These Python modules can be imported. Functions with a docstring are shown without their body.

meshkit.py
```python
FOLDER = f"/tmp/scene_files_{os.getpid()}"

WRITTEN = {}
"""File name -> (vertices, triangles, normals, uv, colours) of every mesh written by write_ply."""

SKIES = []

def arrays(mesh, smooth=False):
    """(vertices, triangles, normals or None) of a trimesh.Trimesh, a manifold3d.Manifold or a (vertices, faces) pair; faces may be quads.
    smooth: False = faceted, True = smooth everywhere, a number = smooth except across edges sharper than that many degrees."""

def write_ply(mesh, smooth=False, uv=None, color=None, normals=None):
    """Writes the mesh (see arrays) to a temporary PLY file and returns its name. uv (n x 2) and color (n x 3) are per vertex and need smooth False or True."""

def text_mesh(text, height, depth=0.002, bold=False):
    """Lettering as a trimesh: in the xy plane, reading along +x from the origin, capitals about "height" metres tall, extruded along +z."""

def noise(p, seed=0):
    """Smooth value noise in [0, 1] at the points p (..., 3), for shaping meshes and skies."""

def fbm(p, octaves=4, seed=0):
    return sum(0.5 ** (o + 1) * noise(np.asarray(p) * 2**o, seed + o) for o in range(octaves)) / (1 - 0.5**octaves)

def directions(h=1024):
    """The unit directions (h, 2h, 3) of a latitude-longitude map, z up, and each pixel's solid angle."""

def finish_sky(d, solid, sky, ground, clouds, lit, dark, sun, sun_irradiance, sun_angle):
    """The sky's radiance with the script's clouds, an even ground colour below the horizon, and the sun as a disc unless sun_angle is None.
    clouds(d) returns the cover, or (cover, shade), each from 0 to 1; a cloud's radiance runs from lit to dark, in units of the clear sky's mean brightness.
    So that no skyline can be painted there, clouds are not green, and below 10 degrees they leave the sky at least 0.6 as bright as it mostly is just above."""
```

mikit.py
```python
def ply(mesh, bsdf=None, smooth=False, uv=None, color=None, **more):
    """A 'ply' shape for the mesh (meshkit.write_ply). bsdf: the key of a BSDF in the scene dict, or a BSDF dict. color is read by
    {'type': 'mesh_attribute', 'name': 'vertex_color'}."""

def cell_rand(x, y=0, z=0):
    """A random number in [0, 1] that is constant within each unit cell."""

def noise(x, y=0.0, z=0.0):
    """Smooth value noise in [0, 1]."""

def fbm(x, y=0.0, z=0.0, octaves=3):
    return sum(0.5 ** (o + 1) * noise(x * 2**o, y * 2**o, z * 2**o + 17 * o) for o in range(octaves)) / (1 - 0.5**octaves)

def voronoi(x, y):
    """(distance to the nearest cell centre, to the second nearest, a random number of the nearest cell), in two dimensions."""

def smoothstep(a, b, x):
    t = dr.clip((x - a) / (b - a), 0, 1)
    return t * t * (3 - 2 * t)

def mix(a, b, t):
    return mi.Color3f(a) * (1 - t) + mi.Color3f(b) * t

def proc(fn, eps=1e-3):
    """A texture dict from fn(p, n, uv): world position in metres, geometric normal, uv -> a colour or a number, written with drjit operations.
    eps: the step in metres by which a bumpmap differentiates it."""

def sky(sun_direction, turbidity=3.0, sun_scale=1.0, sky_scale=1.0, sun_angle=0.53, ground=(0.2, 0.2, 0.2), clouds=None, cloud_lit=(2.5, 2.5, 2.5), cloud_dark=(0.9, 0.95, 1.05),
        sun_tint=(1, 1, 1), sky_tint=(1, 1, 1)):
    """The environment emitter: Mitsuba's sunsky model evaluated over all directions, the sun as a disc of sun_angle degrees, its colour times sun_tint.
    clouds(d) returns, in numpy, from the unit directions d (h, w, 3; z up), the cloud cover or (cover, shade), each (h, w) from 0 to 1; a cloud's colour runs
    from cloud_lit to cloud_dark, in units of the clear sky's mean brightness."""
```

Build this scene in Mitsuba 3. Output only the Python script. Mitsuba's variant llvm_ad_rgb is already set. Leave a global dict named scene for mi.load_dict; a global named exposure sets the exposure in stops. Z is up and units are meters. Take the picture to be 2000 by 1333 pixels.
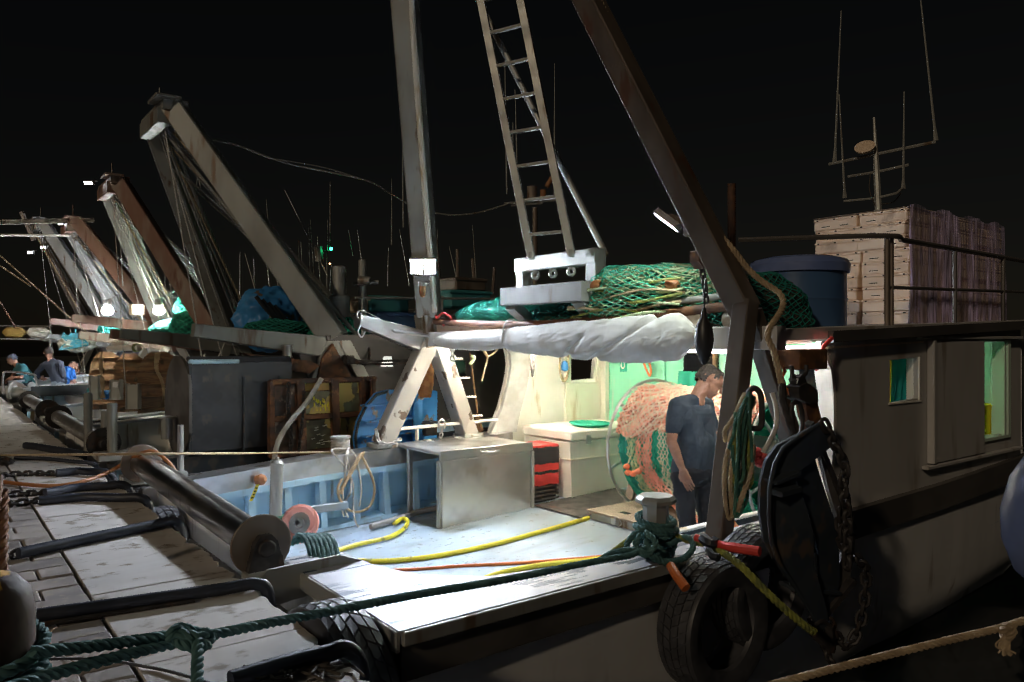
import math, random
import numpy as np, trimesh, manifold3d as m3
import drjit as dr, mitsuba as mi
import mikit, meshkit
from mikit import proc, noise, fbm, voronoi, smoothstep, mix, cell_rand
from shapely.geometry import Polygon, Point, LineString, box as sbox
from shapely import affinity

T = mi.ScalarTransform4f
scene, labels = {}, {}
random.seed(7)
rng = np.random.default_rng(7)

# ---------------------------------------------------------------- camera, sky, exposure
# Origin = the lens, 1.25 m above the quay. x: out from the quay along the boats, y: along the quay, z: up. Metres.
F = 1491.0                                   # focal length in pixels of the 2000 px wide photograph
TH = math.radians(37.4)
FWD, RGT = np.array([math.sin(TH), math.cos(TH), 0.0]), np.array([math.cos(TH), -math.sin(TH), 0.0])
scene['camera'] = {'type': 'perspective', 'fov': 2 * math.degrees(math.atan(1000 / F)), 'fov_axis': 'x', 'near_clip': 0.05, 'far_clip': 2000.0,
                   'to_world': T().look_at(origin=[0, 0, 0], target=FWD.tolist(), up=[0, 0, 1])}
# night: a faint sky; the 'sun' is the low warm harbour light that falls from the land side behind the camera
EV = 1 / 8.0                                 # a long night exposure: every light is this much dimmer than it looks
scene['sky'] = mikit.sky((-1.0, -0.34, 0.47), turbidity=3, sun_scale=0.40 * EV, sky_scale=0.038 * EV, sun_angle=2.5, sun_tint=(0.88, 0.92, 1.06), sky_tint=(1.45, 0.95, 0.66), ground=(0.03, 0.03, 0.03))
exposure = 3.0

# ---------------------------------------------------------------- helpers
def ray(px, py):
    return FWD + (px - 1000) / F * RGT + np.array([0, 0, (667 - py) / F])
def AX(px, py, x): r = ray(px, py); return r * (x / r[0])        # the point of a sight line on the plane x = const
def AY(px, py, y): r = ray(px, py); return r * (y / r[1])
def AZ(px, py, z): r = ray(px, py); return r * (z / r[2])
def AD(px, py, d): return ray(px, py) * d
V = lambda *a: np.array(a, float)
def unit(v): v = np.asarray(v, float); return v / max(np.linalg.norm(v), 1e-12)

def numbered(key):
    if key not in scene and key not in labels: return key
    k = 1
    while f'{key}_{k:03d}' in scene or f'{key}_{k:03d}' in labels: k += 1
    return f'{key}_{k:03d}'
def tag(key, label=None, cat=None, group=None, kind=None):
    d = labels.setdefault(key, {})
    for a, b in (('label', label), ('category', cat), ('group', group), ('kind', kind)):
        if b: d[a] = b
    return key
def thing(name, label, cat, group=None):
    return tag(numbered(name), label, cat, group)
def add(name, mesh, mat, parent=None, smooth=32, label=None, cat=None, group=None, kind=None, emit=None):
    key = numbered((parent + '__' if parent else '') + name)
    if isinstance(mesh, list): mesh = cat_(mesh)
    more = {'emitter': {'type': 'area', 'radiance': {'type': 'rgb', 'value': [float(k) * EV for k in emit]}}} if emit is not None else {}
    scene[key] = mikit.ply(mesh, mat, smooth=smooth, **more)
    if label or cat or kind: tag(key, label, cat, group, kind)
    return key
def add_same(name, shape, parent=None, to_world=None):
    key = numbered((parent + '__' if parent else '') + name)
    scene[key] = {**shape, 'to_world': to_world} if to_world is not None else dict(shape)
    return key
def cat_(ms): return trimesh.util.concatenate([m for m in ms])

def hull(points):
    m = m3.Manifold.hull_points(np.ascontiguousarray(points, np.float64)).to_mesh()
    return trimesh.Trimesh(np.array(m.vert_properties[:, :3]), np.array(m.tri_verts), process=False)
def box(x0, x1, y0, y1, z0, z1, b=0.006):
    x0, x1 = min(x0, x1), max(x0, x1); y0, y1 = min(y0, y1), max(y0, y1); z0, z1 = min(z0, z1), max(z0, z1)
    b = min(b, (x1 - x0) / 3, (y1 - y0) / 3, (z1 - z0) / 3)
    if b <= 0:
        m = trimesh.creation.box(extents=[x1 - x0, y1 - y0, z1 - z0]); m.apply_translation([(x0 + x1) / 2, (y0 + y1) / 2, (z0 + z1) / 2]); return m
    p = []
    for sx, ex in ((1, x0), (-1, x1)):
        for sy, ey in ((1, y0), (-1, y1)):
            for sz, ez in ((1, z0), (-1, z1)):
                p += [(ex, ey + sy * b, ez + sz * b), (ex + sx * b, ey, ez + sz * b), (ex + sx * b, ey + sy * b, ez)]
    return hull(np.array(p))
def frame_of(d, up=(0, 0, 1)):
    d = unit(d); u = np.asarray(up, float)
    if abs(d @ unit(u)) > 0.98: u = V(1, 0, 0) if abs(d[0]) < 0.9 else V(0, 1, 0)
    s = unit(np.cross(d, u)); return d, s, np.cross(s, d)
def beam(p0, p1, w, h, up=(0, 0, 1), c=0.12, w1=None, h1=None):
    """A box section from p0 to p1: w across, h along 'up', chamfered; w1, h1 at the far end."""
    p0, p1 = np.asarray(p0, float), np.asarray(p1, float)
    d, s, u = frame_of(p1 - p0, up); pts = []
    for p, a, b in ((p0, w / 2, h / 2), (p1, (w1 or w) / 2, (h1 or h) / 2)):
        e = min(a, b) * c
        for x, y in ((-a, -b + e), (-a + e, -b), (a - e, -b), (a, -b + e), (a, b - e), (a - e, b), (-a + e, b), (-a, b - e)): pts.append(p + s * x + u * y)
    return hull(np.array(pts))
def spline(pts, n=8):
    p = np.asarray(pts, float)
    if len(p) < 3: return p
    q = np.vstack([2 * p[0] - p[1], p, 2 * p[-1] - p[-2]]); out = []
    t = np.linspace(0, 1, n, endpoint=False)[:, None]
    for i in range(len(p) - 1):
        a, b, c, d = q[i:i + 4]
        out.append(0.5 * (2 * b + (c - a) * t + (2 * a - 5 * b + 4 * c - d) * t**2 + (3 * b - a - 3 * c + d) * t**3))
    return np.vstack(out + [p[-1:]])
def frames(p):
    t = np.gradient(p, axis=0); t /= np.linalg.norm(t, axis=1, keepdims=True) + 1e-12
    s = np.zeros_like(p); s[0] = frame_of(t[0])[1]
    for i in range(1, len(p)):
        v = s[i - 1] - t[i] * (s[i - 1] @ t[i]); s[i] = v / (np.linalg.norm(v) + 1e-12)
    return t, s, np.cross(t, s)
def tube(pts, r, n=8, closed=False):
    p = np.asarray(pts, float)
    if closed: p = np.vstack([p, p[:1]])
    t, s, b = frames(p); m = len(p); r = np.broadcast_to(np.asarray(r, float), (m,))
    a = np.linspace(0, 2 * np.pi, n, endpoint=False)
    v = (p[:, None] + r[:, None, None] * (np.cos(a)[None, :, None] * s[:, None] + np.sin(a)[None, :, None] * b[:, None])).reshape(-1, 3)
    i, j = np.meshgrid(np.arange(m - 1), np.arange(n), indexing='ij'); j2 = (j + 1) % n
    f = np.stack([i * n + j, i * n + j2, (i + 1) * n + j2, (i + 1) * n + j], -1).reshape(-1, 4)
    f = np.vstack([f[:, :3], f[:, [0, 2, 3]]])
    if not closed:
        v = np.vstack([v, p[:1], p[-1:]]); k = np.arange(n); k2 = (k + 1) % n
        f = np.vstack([f, np.stack([k2, k, np.full(n, m * n)], 1), np.stack([(m - 1) * n + k, (m - 1) * n + k2, np.full(n, m * n + 1)], 1)])
    return trimesh.Trimesh(v, f, process=False)
def resample(p, step):
    p = np.asarray(p, float); L = np.r_[0, np.cumsum(np.linalg.norm(np.diff(p, axis=0), axis=1))]
    n = max(2, int(L[-1] / step) + 1); t = np.linspace(0, L[-1], n)
    return np.stack([np.interp(t, L, p[:, k]) for k in range(3)], 1), t
def rope(pts, r, pitch=6.0, n=6, step=0.55, strands=3, smooth=True):
    """A laid rope: strands wound round the line through pts."""
    p, s = resample(spline(pts, 12) if smooth else pts, r * step)
    t, a, b = frames(p); out = []
    for k in range(strands):
        w = s / (r * pitch) * 2 * np.pi + k * 2 * np.pi / strands
        out.append(tube(p + r * 0.5 * (np.cos(w)[:, None] * a + np.sin(w)[:, None] * b), r * 0.54, n))
    return cat_(out)
def line(pts, r, n=6, k=8): return tube(spline(pts, k), r, n)
def lathe(profile, p0, axis=(0, 0, 1), n=24):
    """Revolves (radius, height) pairs about the axis through p0."""
    d, s, u = frame_of(axis); pr = np.asarray(profile, float); m = len(pr)
    a = np.linspace(0, 2 * np.pi, n, endpoint=False)
    v = (np.asarray(p0, float) + pr[:, None, 1:2] * d + pr[:, None, 0:1] * (np.cos(a)[None, :, None] * s + np.sin(a)[None, :, None] * u)).reshape(-1, 3)
    i, j = np.meshgrid(np.arange(m - 1), np.arange(n), indexing='ij'); j2 = (j + 1) % n
    f = np.stack([i * n + j, (i + 1) * n + j, (i + 1) * n + j2, i * n + j2], -1).reshape(-1, 4)
    f = np.vstack([f[:, :3], f[:, [0, 2, 3]]])
    msh = trimesh.Trimesh(v, f, process=False)
    ar = msh.area_faces; msh.update_faces(ar > 1e-12); return msh
def cyl(p0, p1, r, n=16, b=0.0, r1=None):
    p0, p1 = np.asarray(p0, float), np.asarray(p1, float); L = np.linalg.norm(p1 - p0); r1 = r if r1 is None else r1
    return lathe([(0, 0), (r - b, 0), (r, b), (r1, L - b), (r1 - b, L), (0, L)], p0, p1 - p0, n)
def plate(poly, th, o, u, v):
    """A shapely polygon in the (u, v) plane at o, thickened both ways by th / 2 along u x v."""
    w = np.cross(u, v); out = []
    for g in getattr(poly, 'geoms', [poly]):
        m = trimesh.creation.extrude_polygon(g, th, engine='earcut')
        q = m.vertices; m.vertices = np.asarray(o, float) + q[:, :1] * np.asarray(u, float) + q[:, 1:2] * np.asarray(v, float) + (q[:, 2:] - th / 2) * w
        out.append(m)
    return cat_(out)
def ball(c, r, sub=2, sc=(1, 1, 1)):
    m = trimesh.creation.icosphere(subdivisions=sub, radius=1.0); m.vertices = m.vertices * np.asarray(sc) * r + np.asarray(c, float); return m
def sheet(fn, nu, nv, closed_u=False):
    """A surface p = fn(u, v), arrays in [0, 1]."""
    u, v = np.meshgrid(np.linspace(0, 1, nu), np.linspace(0, 1, nv), indexing='ij'); p = fn(u, v).reshape(-1, 3)
    i, j = np.meshgrid(np.arange(nu - 1), np.arange(nv - 1), indexing='ij'); q = i * nv + j
    f = np.stack([q, q + nv, q + nv + 1, q + 1], -1).reshape(-1, 4)
    return trimesh.Trimesh(p, np.vstack([f[:, :3], f[:, [0, 2, 3]]]), process=False)
def sticks(a, b, r, k=3):
    """Many straight twine pieces from a to b (n x 3), k-sided, as one mesh."""
    d = b - a; L = np.linalg.norm(d, axis=1, keepdims=True); d = d / (L + 1e-12)
    h = np.where(np.abs(d[:, 2:]) < 0.9, [[0, 0, 1.0]], [[1.0, 0, 0]]); s = np.cross(d, h); s /= np.linalg.norm(s, axis=1, keepdims=True) + 1e-12; u = np.cross(s, d)
    n = len(a); v = []
    for e in (a - d * r * .6, b + d * r * .6):
        for q in range(k):
            w = 2 * np.pi * q / k; v.append(e + r * (np.cos(w) * s + np.sin(w) * u))
    v = np.stack(v, 1).reshape(-1, 3); base = np.arange(n)[:, None] * 2 * k; f = []
    for q in range(k):
        q2 = (q + 1) % k; f += [np.hstack([base + q, base + q2, base + k + q2]), np.hstack([base + q, base + k + q2, base + k + q])]
    return trimesh.Trimesh(v, np.vstack(f), process=False)
def netting(fn, nu, nv, r, jit=0.0, k=3, seed=1):
    """Diamond meshes knotted over the surface fn(u, v)."""
    g = np.random.default_rng(seed)
    u, v = np.meshgrid(np.arange(nu) / (nu - 1), np.arange(nv) / (nv - 1), indexing='ij'); P = fn(u, v) + g.normal(0, 1, u.shape + (3,)) * jit
    i, j = np.meshgrid(np.arange(nu - 1), np.arange(nv), indexing='ij'); ev = (i + j) % 2 == 0
    a, b = [], []
    for s in (-1, 1):
        ok = ev & (j + s >= 0) & (j + s < nv); a.append(P[i[ok], j[ok]]); b.append(P[i[ok] + 1, j[ok] + s])
    return sticks(np.vstack(a), np.vstack(b), r, k)
def link_mesh(L, r):
    a = np.linspace(0, 2 * np.pi, 14, endpoint=False); c = L * 0.5 - L * 0.3
    p = np.stack([np.cos(a) * L * 0.3 + np.sign(np.cos(a)) * c, np.sin(a) * L * 0.3, 0 * a], 1); return tube(p, r, 6, closed=True)
def chain(pts, L=0.05, r=0.007):
    p, s = resample(spline(pts, 12), L * 0.68); t, a, b = frames(p); m = link_mesh(L, r); out = []
    for k in range(len(p)):
        x, y = (a[k], b[k]) if k % 2 else (b[k], -a[k]); q = m.copy(); q.vertices = p[k] + m.vertices[:, :1] * t[k] + m.vertices[:, 1:2] * x + m.vertices[:, 2:] * y; out.append(q)
    return cat_(out)
def bulge(c, rx, ry, rz, amp=0.18, freq=5.0, seed=0, sub=4):
    """A lumpy rounded heap, flattened below."""
    m = trimesh.creation.icosphere(subdivisions=sub, radius=1.0); n = m.vertices.copy()
    k = 1 + amp * (meshkit.fbm(n * freq * 0.5 + 9.1 * seed, 3, seed) - 0.5) * 2; m.vertices = n * k[:, None] * [rx, ry, rz] + np.asarray(c, float); return m

# ---------------------------------------------------------------- materials
def pr(name, color, rough=0.5, metal=0.0, spec=0.5, two=True, bump=None, **kw):
    b = {'type': 'principled', 'base_color': proc(color) if callable(color) else {'type': 'rgb', 'value': list(map(float, color))},
         'roughness': proc(rough) if callable(rough) else float(rough), 'metallic': float(metal), 'specular': float(spec), **kw}
    if bump: b = {'type': 'bumpmap', 'arbitrary': proc(bump[0], eps=bump[2] if len(bump) > 2 else 2e-3), 'scale': float(bump[1]), 'bsdf': b}
    scene[name] = {'type': 'twosided', 'bsdf': b} if two else b
    return name
def mottle(c1, c2, s, lo=.35, hi=.65, c3=None, s3=None, t3=(.6, .75), st=(1, 1, 1)):
    def fn(p, n, uv):
        k = smoothstep(lo, hi, fbm(p.x * s * st[0], p.y * s * st[1], p.z * s * st[2], 4)); c = mix(c1, c2, k)
        if c3 is not None: c = mix(c, mi.Color3f(c3), smoothstep(t3[0], t3[1], fbm(p.x * s3 + 31, p.y * s3 + 7, p.z * s3 * .6, 4)))
        return c
    return fn
def streaky(c1, c2, s, c3=None):      # stains that run down
    def fn(p, n, uv):
        k = smoothstep(.35, .75, fbm(p.x * s, p.y * s, p.z * s * .22, 4)); c = mix(c1, c2, k)
        if c3 is not None: c = mix(c, mi.Color3f(c3), smoothstep(.62, .78, fbm(p.x * s * 2.2 + 11, p.y * s * 2.2, p.z * s * .35, 4)))
        return c
    return fn
def rgh(a, b, s): return lambda p, n, uv: a + (b - a) * fbm(p.x * s, p.y * s, p.z * s, 3)

pr('roller_steel', mottle((.68, .66, .63), (.54, .51, .48), 4, c3=(.32, .28, .24), s3=9, t3=(.6, .8)), rgh(.16, .36, 7), metal=1.0, bump=(lambda p, n, uv: fbm(p.x * 9, p.y * 5, p.z * 9, 3), .006))
pr('steel_worn', lambda p, n, uv: mix(mix((.52, .50, .47), (.40, .385, .36), fbm(p.x * 6, p.y * 6, p.z * 2, 4)), (.13, .10, .08), smoothstep(.60, .66, fbm(p.x * 8 + 5, p.y * 8, p.z * 5, 4))), rgh(.3, .55, 8), metal=.5)
pr('bin_steel', mottle((.64, .63, .61), (.50, .49, .47), 3.2, c3=(.42, .38, .32), s3=5, t3=(.56, .85)), rgh(.2, .42, 5), metal=.85)
pr('dark_slate', mottle((.05, .055, .065), (.035, .038, .045), 5, c3=(.09, .075, .06), s3=8, t3=(.64, .8)), .5)
pr('steel_leg', streaky((.27, .28, .26), (.19, .19, .175), 4, (.15, .10, .065)), .5, metal=.3)
pr('post_dark', streaky((.125, .10, .08), (.085, .068, .055), 5, (.10, .05, .03)), .45, metal=.2)
pr('rust_leg', streaky((.23, .12, .085), (.30, .25, .21), 5, (.16, .07, .045)), .6, metal=.2)
pr('salmon', mottle((.80, .36, .30), (.72, .30, .25), 12), .45)
pr('steel', mottle((.62, .62, .63), (.48, .475, .47), 5, c3=(.33, .28, .22), s3=7, t3=(.62, .8)), rgh(.2, .48, 9), metal=.95)
pr('steel_plate', mottle((.66, .65, .63), (.52, .51, .49), 3.2, c3=(.40, .36, .30), s3=5, t3=(.58, .85)), rgh(.22, .5, 5), metal=.88)
pr('steel_dull', streaky((.40, .41, .385), (.29, .285, .265), 4, (.20, .14, .09)), rgh(.35, .6, 8), metal=.45)
pr('steel_brown', streaky((.24, .20, .165), (.15, .115, .09), 5, (.13, .06, .03)), rgh(.4, .65, 8), metal=.25)
pr('rust', mottle((.17, .075, .035), (.075, .045, .035), 9, c3=(.25, .12, .05), s3=14), .75, metal=.1)
pr('rust_panel', mottle((.13, .07, .045), (.06, .05, .045), 7, c3=(.28, .22, .17), s3=9, t3=(.6, .7)), .7)
pr('panel_olive', mottle((.17, .16, .09), (.10, .085, .05), 10, c3=(.5, .36, .10), s3=6, t3=(.52, .56)), .6)
pr('panel_yellow', mottle((.55, .36, .09), (.42, .26, .07), 9, c3=(.12, .08, .05), s3=8, t3=(.6, .66)), .6)
pr('iron', mottle((.055, .05, .048), (.03, .027, .026), 14, c3=(.075, .045, .03), s3=11), .6, metal=.3)
pr('paint_blue', streaky((.42, .62, .76), (.37, .56, .70), 5, (.30, .30, .28)), .42)
pr('deck_paint', lambda p, n, uv: mix(mix(mix((.255, .325, .40), (.30, .37, .435), fbm(p.x * 2.2, p.y * 2.2, 0, 4)), (.21, .235, .25), smoothstep(.50, .78, fbm(p.x * 1.7 + 9, p.y * 4.5, 0, 5)) * .7), (.20, .20, .19), smoothstep(.66, .74, fbm(p.x * 16, p.y * 21, p.z * 9, 4)) * .8), rgh(.2, .6, 6), bump=(lambda p, n, uv: fbm(p.x * 40, p.y * 40, 0, 3), .0012))
pr('bright_blue', mottle((.035, .20, .50), (.05, .25, .56), 4, c3=(.16, .13, .10), s3=10, t3=(.64, .70)), .45)
pr('dark_blue', mottle((.022, .030, .040), (.030, .038, .047), 5, c3=(.065, .05, .04), s3=10), .5)
pr('tarp_blue', (.07, .13, .20), .55)
pr('white_paint', streaky((.78, .76, .70), (.74, .71, .64), 4, (.52, .40, .24)), .45)
pr('hull_white', streaky((.64, .64, .64), (.54, .54, .54), 2.5, (.32, .29, .26)), .45)
pr('hull_band', mottle((.13, .12, .11), (.09, .083, .078), 3), .4, metal=.2)
pr('cabin_white', streaky((.47, .46, .445), (.40, .39, .375), 2.2, (.28, .25, .21)), .5)
pr('cabin_dark', mottle((.085, .08, .076), (.06, .057, .055), 2), .55)
pr('green_paint', streaky((.22, .62, .41), (.25, .66, .45), 4, (.42, .60, .45)), .4)
pr('green_pale', streaky((.58, .72, .60), (.55, .68, .57), 4), .4)
pr('cream', streaky((.72, .69, .58), (.70, .66, .54), 3, (.55, .45, .30)), .45)
pr('chest_white', mottle((.76, .73, .64), (.70, .67, .57), 3, c3=(.5, .42, .30), s3=6, t3=(.68, .85)), .4)
pr('rubber', mottle((.040, .041, .046), (.06, .061, .068), 12), rgh(.34, .6, 9))
pr('rubber_hose', mottle((.022, .028, .042), (.035, .04, .055), 10), .5)
pr('rope_teal', mottle((.045, .12, .125), (.085, .19, .19), 18), .8)
pr('rope_green', mottle((.03, .10, .075), (.06, .15, .10), 16), .8)
pr('rope_beige', mottle((.45, .35, .22), (.32, .24, .15), 16), .85)
pr('rope_white', mottle((.58, .56, .52), (.42, .40, .37), 16), .8)
pr('rope_lime', mottle((.28, .30, .06), (.14, .16, .05), 22), .85)
pr('rope_dark', (.07, .06, .05), .85)
pr('net_green', (.03, .36, .24), .9); pr('net_teal', (.02, .24, .20), .9); pr('net_lime', (.46, .56, .34), .9); pr('net_pink', (.80, .38, .28), .9); pr('net_pale', (.66, .62, .48), .9)
pr('net_mass', mottle((.008, .07, .05), (.014, .13, .09), 14), .95)
pr('net_wound', mottle((.010, .22, .15), (.016, .30, .20), 14), .95)
pr('net_mass_pink', mottle((.34, .11, .075), (.20, .055, .04), 16), .95)
pr('net_mass_dark', mottle((.02, .05, .04), (.04, .09, .06), 14), .85)
pr('float_orange', mottle((.70, .22, .11), (.60, .17, .08), 12), .45)
pr('cork', mottle((.34, .15, .055), (.25, .10, .04), 18), .6)
pr('yellow_hose', mottle((.70, .60, .04), (.62, .52, .05), 7, c3=(.28, .25, .06), s3=17, t3=(.66, .74)), .35)
pr('orange_hose', (.62, .17, .05), .4)
pr('orange_dull', (.36, .14, .045), .5)
pr('red_plastic', (.70, .07, .06), .35); pr('black_plastic', (.022, .022, .024), .4); pr('blue_plastic', mottle((.05, .11, .24), (.06, .13, .27), 4), .35)
pr('fender_blue', mottle((.13, .19, .42), (.17, .23, .46), 5), .4)
pr('teal_plastic', (.06, .28, .30), .5); pr('purple_plastic', (.10, .05, .16), .5)
pr('foam', mottle((.86, .70, .53), (.78, .61, .45), 4, c3=(.55, .42, .30), s3=9, t3=(.62, .85)), .7)  # warm lamplight is mixed into the polystyrene colour
pr('film_painted_sheen', mottle((.66, .56, .86), (.34, .30, .42), 11, st=(1, 1, .12)), .14, spec=.9)  # violet streaks paint a reflected purple light into the film colour
scene['film'] = {'type': 'blendbsdf', 'weight': proc(lambda p, n, uv: .22 + .7 * smoothstep(.46, .66, fbm(p.x * 13, p.y * 13, p.z * 1.3, 3))), 'a': {'type': 'thindielectric'}, 'b': dict(scene['film_painted_sheen'])}  # streaked weight sets where the painted violet sheen covers the clear film
del scene['film_painted_sheen']
pr('canvas', mottle((.58, .58, .565), (.49, .485, .46), 6, c3=(.40, .35, .28), s3=4, t3=(.55, .8)), .8)
pr('canvas_brown', streaky((.50, .44, .36), (.38, .31, .24), 6, (.30, .22, .16)), .85)
pr('skin', mottle((.36, .19, .125), (.31, .155, .10), 25), .5); pr('hair', mottle((.028, .022, .018), (.05, .04, .033), 60), .6); pr('shirt', mottle((.030, .044, .064), (.040, .055, .076), 20), .85)
pr('trousers', (.016, .018, .025), .85); pr('hoodie', (.035, .04, .055), .9); pr('jeans', (.24, .27, .28), .9); pr('shirt_blue', (.02, .13, .42), .85); pr('shirt_teal', (.04, .15, .17), .85); pr('cap_grey', (.10, .12, .16), .85)
pr('stripes', lambda p, n, uv: mix((.70, .70, .72), mix((.05, .06, .10), (.35, .05, .07), noise(0, 0, dr.floor(p.z * 10.5) * 7.3)), smoothstep(.45, .55, dr.abs((p.z * 10.5 - dr.floor(p.z * 10.5)) * 2 - 1))), .85)
pr('wood', mottle((.22, .125, .06), (.14, .075, .04), 6, c3=(.07, .05, .03), s3=9, st=(1, 1, 4)), .7)
pr('black', (.006, .006, .007), .35)
pr('dark_glass', (.006, .007, .009), .08)
pr('grey_plastic', (.28, .27, .26), .5)
pr('cloth_teal', (.01, .30, .29), .85); pr('cloth_yellow', (.72, .62, .02), .8); pr('cloth_white', (.75, .75, .78), .8)
pr('paver', mottle((.28, .25, .225), (.20, .18, .17), 2.6, c3=(.27, .24, .20), s3=23, t3=(.5, .75)), .85, bump=(lambda p, n, uv: fbm(p.x * 60, p.y * 60, 0, 3), .002))
pr('paver_b', mottle((.22, .20, .185), (.155, .14, .135), 3.1, c3=(.22, .20, .17), s3=23, t3=(.5, .75)), .85, bump=(lambda p, n, uv: fbm(p.x * 60, p.y * 60, 0, 3), .002))
pr('edge_stone', lambda p, n, uv: mix(mix((.50, .48, .46), (.41, .385, .36), fbm(p.x * 3, p.y * 11, p.z, 4)), (.22, .19, .155), smoothstep(.60, .80, fbm(p.x * 9 + 3, p.y * 13, p.z * 8, 5))), .8, bump=(lambda p, n, uv: fbm(p.x * 10, p.y * 70, p.z * 30, 3), .0025))
pr('quay_wall', mottle((.16, .15, .13), (.08, .075, .065), 2), .9)
pr('water_dark', (.004, .007, .007), .06, spec=.5)
pr('hatch_plate', lambda p, n, uv: mix(mix((.55, .46, .37), (.42, .34, .27), fbm(p.x * 7, p.y * 7, 0, 3)), (.33, .27, .21), smoothstep(.35, .25, dr.abs(dr.sin(p.x * 160) * dr.sin(p.y * 160)))), .5, metal=.35)
pr('bollard', lambda p, n, uv: mix(mix((.075, .036, .022), (.035, .02, .015), fbm(p.x * 30, p.y * 30, p.z * 22, 4)), (.62, .33, .03), smoothstep(.55, .60, fbm(p.x * 14 + 2, p.y * 14, p.z * 4 + 4, 4))), .68)
pr('tread_wear', lambda p, n, uv: mix((.33, .33, .35), (.07, .085, .11), smoothstep(.52, .62, fbm(p.x * 5, p.y * 40, 0, 3)) * smoothstep(.46, .56, noise(p.x * 3.1, p.y * 9 + 3, 0))), rgh(.36, .6, 5), metal=.5)

# ---------------------------------------------------------------- the setting: water, quay
QZ, WZ = -1.25, -2.42                       # quay and water level
def wgrid():
    a = np.sinh(np.linspace(-6.2, 6.2, 321)) * 0.55
    x, y = np.meshgrid(a + 4, a + 4, indexing='ij'); p = np.stack([x, y, 0 * x], -1)
    h = (meshkit.fbm(p * 1.7, 3) - .5) * .07 + (meshkit.fbm(p * 0.4, 2, 5) - .5) * .05
    p[..., 2] = WZ + h * np.exp(-np.hypot(x - 4, y - 4) / 25); n = len(a); q = (np.arange(n - 1)[:, None] * n + np.arange(n - 1)).reshape(-1)
    return trimesh.Trimesh(p.reshape(-1, 3), np.vstack([np.stack([q, q + n, q + n + 1], 1), np.stack([q, q + n + 1, q + 1], 1)]), process=False)
add('water', wgrid(), 'water_dark', smooth=True, kind='structure')
tag('quay', kind='structure')
add('bed', box(-60, 1.26, -40, 140, -6, QZ - .04, 0), 'quay_wall', 'quay')
add('surface', box(-60, -2.2, -40, 140, QZ - .05, QZ - .012, 0), 'paver', 'quay')
add('surface', box(-2.2, .62, 9.4, 140, QZ - .05, QZ - .012, 0), 'paver', 'quay')
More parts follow.
